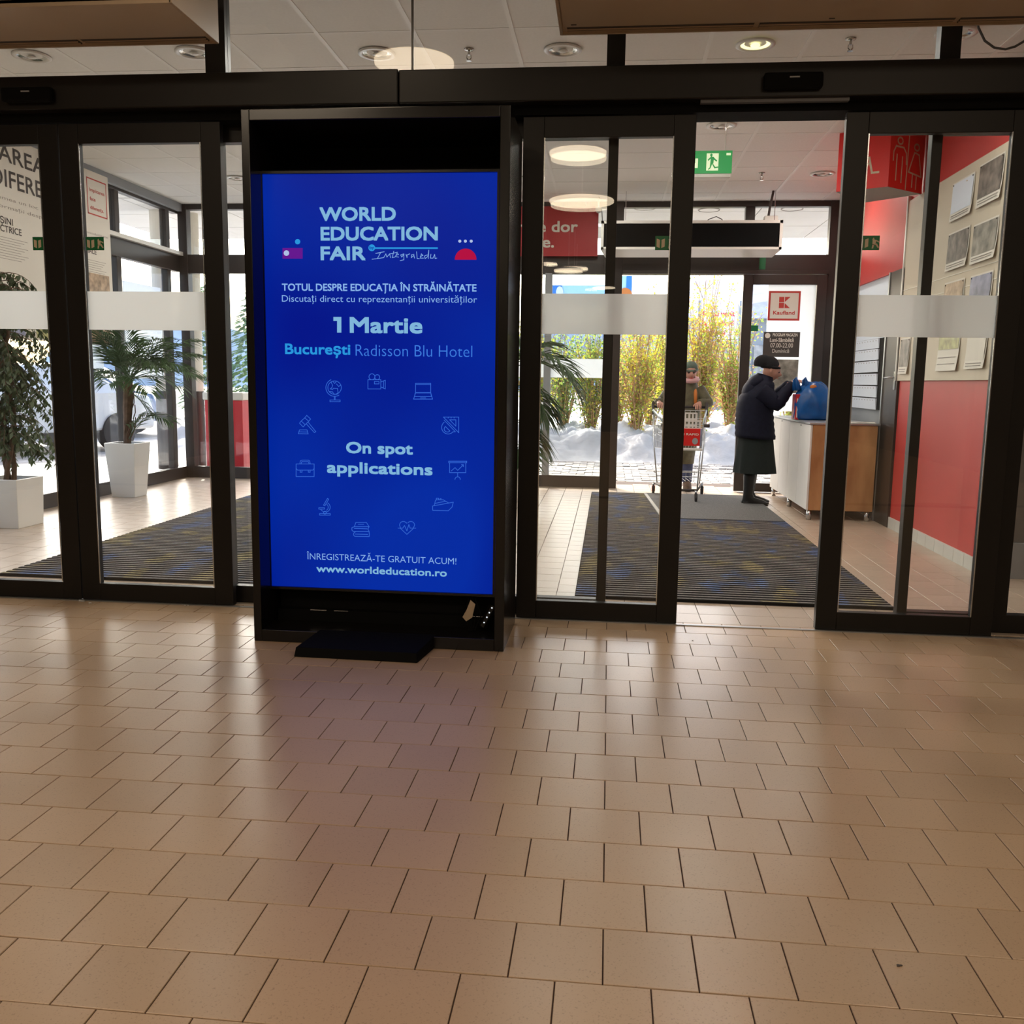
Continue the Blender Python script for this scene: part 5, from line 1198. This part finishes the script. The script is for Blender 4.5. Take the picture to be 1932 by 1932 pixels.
for sg in (-1, 1):
    yk = Y0_-(.05 if sg > 0 else -.02); ya_ = Y0_-(.06 if sg > 0 else -.14)
    MB().tube([(X0_+sg*.09, Y0_, .76), (X0_+sg*.09, yk, .43), (X0_+sg*.09, ya_, .10)], [.095, .072, .058], 14).build('trouser_leg', 'jeans', ma, smooth=True)
    MB().loft([(X0_+sg*.093, ya_+.01, .12, .045, .055), (X0_+sg*.094, ya_-.02, .08, .048, .09), (X0_+sg*.096, ya_-.045, .045, .05, .125), (X0_+sg*.096, ya_-.05, 0, .05, .13)], 16).build('shoe', 'bark', ma, smooth=True)
fix(ma)

# ------------------------------------------------------------------ outside
from mathutils import noise as nz
gr = box('ground', 'paver', -60, 60, 9.6, 120, -.14, -.02); tag(gr, 'pale paved forecourt and street outside the store', 'ground', kind='structure')
box('ground_side', 'snow', -60, XL-.15, 2.9, 9.6, -.14, -.02, gr)
pv = MB(); rp = random.Random(2)
for i in range(-9, 14):
    for j in range(0, 32):
        x = i*.22+(.11 if j % 2 else 0); y = 9.95+j*.11
        if rp.random() < .08: continue
        pv.cbox(x+.006, x+.214, y+.006, y+.104, -.03, -.004+rp.uniform(-.006, .006), .004)
o = pv.build('cobble', 'paver', gr); tag(o, kind='stuff')
# soffit of the entrance canopy
sf = R0('ceiling_canopy', 'cream panelled canopy soffit outside above the entrance', 'ceiling', kind='structure', loc=(0, 10.5, 3.4))
for i in range(2, 14):
    for j in range(3): box('soffit_panel', 'white', -9+i*.98+.006, -9+(i+1)*.98-.006, 9.32+j*1.08+.006, 9.32+(j+1)*1.08-.006, 3.40, 3.43, sf)
for i in range(1):
    for j in range(5): box('soffit_panel', 'white', -6.6+i*1.2+.006, -6.6+(i+1)*1.2-.006, 3.1+j*1.24+.006, 3.1+(j+1)*1.24-.006, 3.40, 3.43, sf)
box('deck', 'greywall', -7.1, 4.8, 3.05, 12.58, 3.44, 3.6, sf)
fix(sf)
def ring(x, y, label):
    r = R0('canopy_light', label, 'ceiling light', 'round lights in the canopy soffit', loc=(x, y, 3.4))
    MB().tube([(x+.13*math.cos(2*PI*i/28), y+.13*math.sin(2*PI*i/28), 3.395) for i in range(29)], .006, 6).build('ring', 'greyink', r); MB().disc((x, y, 3.394), .12, 28).build('lens', 'white', r); fix(r)
for x, y, l_ in ((.35, 10.1, 'nearest the opened door leaf'), (1.15, 10.25, 'above the dark hanging grille box'), (2.15, 10.2, 'beside the red toilet sign'), (-4.6, 10.3, 'by the lobby corner'), (-6.6, 8.0, 'beyond the glass side wall')): ring(x, y, 'faint round canopy light seen through the high pane '+l_)
# snow
def snowbank(name, x0, x1, y0, y1, nx, ny, hf, mt, label, seed=0):
    b = MB()
    for j in range(ny+1):
        for i in range(nx+1):
            x = x0+(x1-x0)*i/nx; y = y0+(y1-y0)*j/ny; b.v.append((x, y, hf(x, y)))
    for j in range(ny):
        for i in range(nx): a = j*(nx+1)+i; b.f.append((a, a+1, a+nx+2, a+nx+1))
    o = b.build(name, mt, None, smooth=True); tag(o, label, 'snow', kind='stuff'); return o
def h1(x, y):
    t = min(1, max(0, (y-12.7)/1.0)); n1 = nz.noise((x*1.7, y*1.7, 0))*.22+nz.noise((x*4.5, y*4.5, 3))*.12+nz.noise((x*11, y*11, 5))*.05
    return -.05+(t*t*(3-2*t))*(.42+n1)+(.10*t*abs(nz.noise((x*7, y*7, 9))))
snowbank('snow_bank', -7.5, 9, 12.6, 17, 260, 90, h1, 'snow', 'lumpy bank of cleared snow along the edge of the forecourt')
def h2(x, y): return .12+.25*nz.noise((x*.5, y*.5, 2))
snowbank('snow_field', -8, 45, 16.8, 38, 60, 40, h2, 'snow', 'open snow field behind the shrubs')
# shrubs
def shrub(x, y, hgt, wd, seed, mats, label):
    rng = random.Random(seed); r = R0('garden_shrub', label, 'shrub', 'leafy shrubs behind the snow bank', loc=(x, y, .25))
    st_ = MB(); lvs = [MB() for _ in mats]
    for i in range(34):
        a = rng.uniform(0, 2*PI); tx = rng.uniform(.05, wd)*math.cos(a); ty = rng.uniform(.05, wd)*math.sin(a)*.6; hh_ = hgt*rng.uniform(.6, 1.02); pts = []
        for j in range(9): t = j/8; pts.append(Vector((x+tx*t*(.6+.4*t)+.04*math.sin(5*t+i), y+ty*t, .2+hh_*t)))
        st_.tube(pts, .013, 5, r2=.003, cap=False)
        for k_ in range(5):
            t = rng.uniform(.3, .9); q = pts[int(t*8)]; aa = rng.uniform(0, 2*PI); e_ = q+Vector((math.cos(aa)*.22, math.sin(aa)*.2, rng.uniform(.2, .45))); st_.tube([q, q.lerp(e_, .5)+Vector((0,0,.02)), e_], .005, 4, r2=.002, cap=False)
            for _ in range(12): leafq(lvs[rng.randrange(len(mats))], q.lerp(e_, rng.uniform(.2, 1.05)), rng)
        for _ in range(48):
            t = rng.uniform(.15, 1); k2 = min(7, int(t*8)); leafq(lvs[0 if t > .6 and rng.random() < .6 else rng.randrange(len(mats))], pts[k2].lerp(pts[k2+1], t*8-k2), rng)
    st_.build('stem', 'stem', r)
    for b_, m_ in zip(lvs, mats): tag(b_.build('foliage', m_, r), kind='stuff')
    return fix(r)
def leafq(b, p, rng):
    p = Vector(p)+Vector((rng.gauss(0, .05), rng.gauss(0, .05), rng.gauss(0, .04))); d = Vector((rng.gauss(0, 1), rng.gauss(0, 1), rng.gauss(0, 1))).normalized(); l = rng.uniform(.03, .06); wv = d.cross(Vector((.3, .5, .8))).normalized()*l*.4
    b.add([p, p+d*l*.5+wv, p+d*l, p+d*l*.5-wv], [(0,1,2,3)])
for i, (x, y, hg, wd, ms, lb) in enumerate(((-2.6, 15.6, 2.2, .7, ('lime', 'evergreen'), 'green shrub behind the narrow pane beside the screen cabinet'), (-1.35, 14.9, 2.3, .8, ('lime', 'yellow'), 'yellow-green shrub behind the potted palm by the screen'), (-.35, 15.3, 2.1, .7, ('lime', 'yellow', 'evergreen'), 'yellow-green shrub above the snow, second from the palm'),
        (.45, 14.3, 2.5, .7, ('yellow', 'lime', 'orangeleaf'), 'thin-stemmed shrub with yellow tips behind the opened door leaf'), (1.05, 15.2, 2.6, .7, ('lime', 'yellow'), 'tall lime shrub directly behind the person with the cart'),
        (1.55, 14.2, 3.0, .55, ('yellow', 'lime', 'orangeleaf'), 'tallest shrub with orange-yellow tips beside the outer door post'), (2.15, 15.0, 2.5, .6, ('lime', 'orangeleaf'), 'russet and green shrub half hidden by the outer door post'), (3.3, 15.4, 2.6, .8, ('yellow', 'lime'), 'shrub mostly hidden behind the outer door leaf'), (-.9, 16.3, 2.2, .8, ('lime', 'evergreen'), 'greener shrub behind and between the two by the palm'), (.1, 16.4, 2.3, .8, ('lime', 'orangeleaf'), 'paler shrub standing back behind the opened leaf mullion'), (.8, 16.6, 2.3, .8, ('lime', 'evergreen', 'yellow'), 'greener shrub set back behind the cart'), (1.7, 16.5, 1.6, .8, ('orangeleaf', 'stem'), 'russet twiggy shrub set back below the welcome banner'))):
    shrub(x, y, hg, wd, 40+i, ms, lb)
# welcome banner, building, billboards
bn = R0('street_banner', 'white outdoor banner with red handwriting-style welcome text', 'banner', loc=(4.6, 40, 3.9))
pa, pb = at(1319, 576, Y=40), at(1392, 640, Y=40)
box('sheet', 'paperwhite', pa.x, pb.x, 40, 40.05, pb.z, pa.z, bn); Hh = pa.z-pb.z; Ww = pb.x-pa.x
for t_, v_, u_, w_ in (('Bine ai venit', .68, .05, .85), ('la Kaufland', .40, .1, .78), ('Mărăcuși', .12, .06, .62)): lettering(t_, (pa.x+u_*Ww, 39.98, pb.z+v_*Hh), (1,0,0), (0,0,1), Ww*w_, Hh*.16, 'redsign', bn, .015)
for x in (pa.x-.05, pb.x): box('post', 'greywall', x, x+.12, 39.95, 40.1, 0, pa.z+.2, bn)
fix(bn)
hs = R0('far_building', 'grey boarded building with a slate blue roof behind the banner', 'building', loc=(7, 46, 0))
box('wall', 'greywall', 3.0, 16, 43, 52, 0, 4.4, hs); b = MB(); b.add([(3.2,42.5,4.3),(17,42.5,4.3),(17,53,4.3),(3.2,53,4.3),(4.2,48,6.6),(17,48,7.4)], [(0,1,5,4),(2,3,4,5),(0,4,3),(1,2,5),(3,2,1,0)]); b.build('roof', 'roofgrey', hs)
for i in range(14): box('board', 'paver', 3.1+i*.9, 3.9+i*.9, 42.93, 43.0, .2, 3.1, hs)
for i in range(3): f_ = box('window', 'paperwhite', 5+i*3.4, 6.2+i*3.4, 42.9, 42.98, 3.25, 4.1, hs); box('pane', 'carglass', 5.1+i*3.4, 6.1+i*3.4, 42.88, 42.9, 3.33, 4.02, f_)
fix(hs)
bb = R0('billboard', 'pale blue long billboard above the shrubs by the palm', 'billboard', loc=(-1.7, 40, 5.3)); pa, pb = at(1041, 538, Y=40), at(1160, 557, Y=40)
box('panel', 'skyblue', pa.x, pb.x, 40, 40.2, pb.z-.5, pa.z, bb); box('blue_end', 'bluegloss', pa.x, pa.x+.45, 39.96, 40, pb.z-.5, pa.z, bb); b = MB().disc((pa.x+.36, 39.95, pa.z-.3), .16, 20, 'y', .25); b.build('emblem', 'paperwhite', bb)
for x in (pa.x+.3, pb.x-.4): box('post', 'greywall', x, x+.15, 40.05, 40.2, 0, pb.z-.4, bb)
fix(bb)
py_ = R0('advert_pylon', 'blue advertising pylon with an orange food picture', 'pylon', loc=(.5, 40, 5.5)); pa, pb = at(1163, 519, Y=40), at(1192, 562, Y=40)
box('board', 'skyblue', pa.x, pb.x, 40.3, 40.5, pb.z-.6, pa.z, py_); box('blue_part', 'bluegloss', pa.x+.45, pb.x, 40.26, 40.3, pb.z-.6, pa.z, py_); b = MB().disc((pb.x-.3, 40.24, pb.z+.1), .33, 20, 'y', .36); b.build('picture', 'orange', py_)
box('post', 'greywall', pa.x+.3, pa.x+.5, 40.35, 40.45, 0, pb.z-.5, py_); fix(py_)
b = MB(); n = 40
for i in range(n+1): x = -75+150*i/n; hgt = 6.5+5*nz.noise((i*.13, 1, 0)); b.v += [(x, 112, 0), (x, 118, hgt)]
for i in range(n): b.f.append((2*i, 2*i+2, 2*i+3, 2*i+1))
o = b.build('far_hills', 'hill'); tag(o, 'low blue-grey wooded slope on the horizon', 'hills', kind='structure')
# columns, red bin, white building and parked cars beside the glass wall
def column(x, y, rad, label):
    r = R0('canopy_column', label, 'column', loc=(x, y, 0))
    MB().loft([(x, y, 0, rad, rad), (x, y, 1.05, rad, rad)], 24).build('lower_cladding', 'brown', r, smooth=False); MB().loft([(x, y, 1.05, rad*.94, rad*.94), (x, y, 3.4, rad*.94, rad*.94)], 24).build('shaft', 'ext_white', r); fix(r)
column(-5.98, 10.15, .13, 'round canopy column outside, brown below and cream above, beside the corner'); column(-5.62, 10.35, .085, 'thinner round column just outside the lobby corner')
rbn = R0('red_bin', 'tall red metal bin with a cream lid outside the corner window', 'bin', loc=(-5.0, 9.95, 0))
box('body', 'binred', -5.28, -4.77, 9.8, 10.15, .04, .95, rbn, .01); box('lid', 'paper', -5.30, -4.75, 9.78, 10.17, .95, 1.05, rbn, .015); box('label', 'greyink', -5.0, -4.9, 9.792, 9.8, .70, .86, rbn, .001); fix(rbn)
wb_ = R0('neighbour_building', 'cream rendered building with dark windows beyond the glass side wall', 'building', loc=(-28, 19, 0))
box('wall', 'ext_white', -34, -22, 9, 30, 0, 3.4, wb_); box('roof_edge', 'brown', -34.2, -21.8, 8.8, 30.2, 3.4, 3.6, wb_)
for i in range(4): f_ = box('window', 'brown', -22.02, -21.95, 11+i*4, 13.4+i*4, .9, 2.6, wb_); box('pane', 'carglass', -21.95, -21.93, 11.1+i*4, 13.3+i*4, 1.0, 2.5, f_)
fix(wb_)
def car(x, y, rz, paint, label):
    r = R0('parked_car', label, 'car', loc=(0, 0, 0)); prof = [(-2.1,.35),(-2.12,.75),(-1.95,.92),(-1.2,1.0),(-.55,1.42),(.75,1.46),(1.45,1.02),(2.0,.92),(2.12,.6),(2.08,.35)]
    b = MB()
    for s_, inn in ((-1, 1), (1, 1)):
        for px_, pz_ in prof: b.v.append((px_, s_*(.86-(.16 if pz_ > 1.1 else 0)), pz_))
    k_ = len(prof)
    for i in range(k_-1): b.f.append((i, i+1, k_+i+1, k_+i))
    b.f.append((k_-1, 0, k_, 2*k_-1)); b.f.append(tuple(reversed(range(k_)))); b.f.append(tuple(k_+i for i in range(k_))); b.build('body', paint, r, bevel=.05)
    for s_ in (-1, 1):
        b = MB().add([(-1.05, s_*.80, 1.04), (-.5, s_*.72, 1.36), (.7, s_*.72, 1.39), (1.25, s_*.80, 1.04)], [(0,1,2,3)]); b.build('side_window', 'carglass', r)
        for px_ in (-1.35, 1.3): MB().tube([(px_, s_*.70, .32), (px_, s_*.9, .32)], .32, 22).build('wheel', 'rubber', r)
    MB().add([(-1.19,-.72,1.03),(-1.19,.72,1.03),(-.60,.66,1.40),(-.60,-.66,1.40)], [(0,1,2,3)]).build('windscreen', 'carglass', r)
    r.location = (x, y, -.02); r.rotation_euler = (0, 0, rz)
car(-9.6, 12.2, 1.2, 'carwhite', 'white car parked beyond the potted palm'); car(-9.3, 7.0, 1.5, 'carblue', 'blue-grey car parked beyond the glass side wall'); car(-11.5, 16.5, .3, 'carblue', 'blue car parked farther off by the cream building')
for i, (x, y, hg) in enumerate(((-9.5, 22, 3.2), (-12.5, 26, 3.8))):
    r = R0('conifer', ('small conifer behind the red bin', 'taller conifer beyond the parked cars')[i], 'tree', loc=(x, y, 0)); MB().tube([(x, y, 0), (x, y, .6)], .1, 8).build('trunk', 'bark', r)
    b = MB(); rng = random.Random(i)
    for j in range(900):
        t = rng.random()**.7; z = hg*(1-t)*.0+ .3+hg*(1-t); rad = 1.1*t*rng.uniform(.6, 1); a = rng.uniform(0, 2*PI); p = Vector((x+rad*math.cos(a), y+rad*math.sin(a), z)); d = Vector((math.cos(a), math.sin(a), -.4)).normalized(); wv = Vector((-d.y, d.x, 0))*.07; b.add([p, p+d*.12+wv, p+d*.28, p+d*.12-wv], [(0,1,2,3)])
    tag(b.build('foliage', 'evergreen', r), kind='stuff'); fix(r)

# ------------------------------------------------------------------ small litter by the doors
def clump(x, y, sc, mt, name, label, cat, seed):
    rng = random.Random(seed); r = R0(name, label, cat, loc=(x, y, 0)); b = MB()
    for i in range(4):
        b.ell((x+rng.uniform(-1, 1)*sc, y+rng.uniform(-.4, .4)*sc, .35*sc), (sc*rng.uniform(.4, .9), sc*rng.uniform(.3, .6), sc*rng.uniform(.3, .5)), 9, 6)
    b.build('lumps', mt, r, smooth=True); fix(r)
q = at(158, 1134, Z=0); clump(q.x, q.y-.02, .014, 'snow', 'snow_clump', 'little white clump of snow at the joint of the two closed leaves', 'snow', 1)
q = at(172, 1137, Z=0); clump(q.x, q.y-.02, .008, 'snow', 'snow_clump', 'thin smear of snow beside the white clump at the closed leaves', 'snow', 2)
q = at(354, 1142, Z=0); clump(q.x, q.y-.012, .009, 'snow', 'snow_clump', 'tiny crumb of snow under the leaf in front of the palm', 'snow', 3)
q = at(1696, 1823, Z=0); clump(q.x, q.y, .005, 'ink', 'pebble', 'small dark grain lying alone on a tile close to the viewer', 'pebble', 4)
q = at(1306, 1209, Z=0); clump(q.x, q.y, .004, 'snow', 'snow_clump', 'single white crumb on the tiles before the open doorway', 'snow', 5)
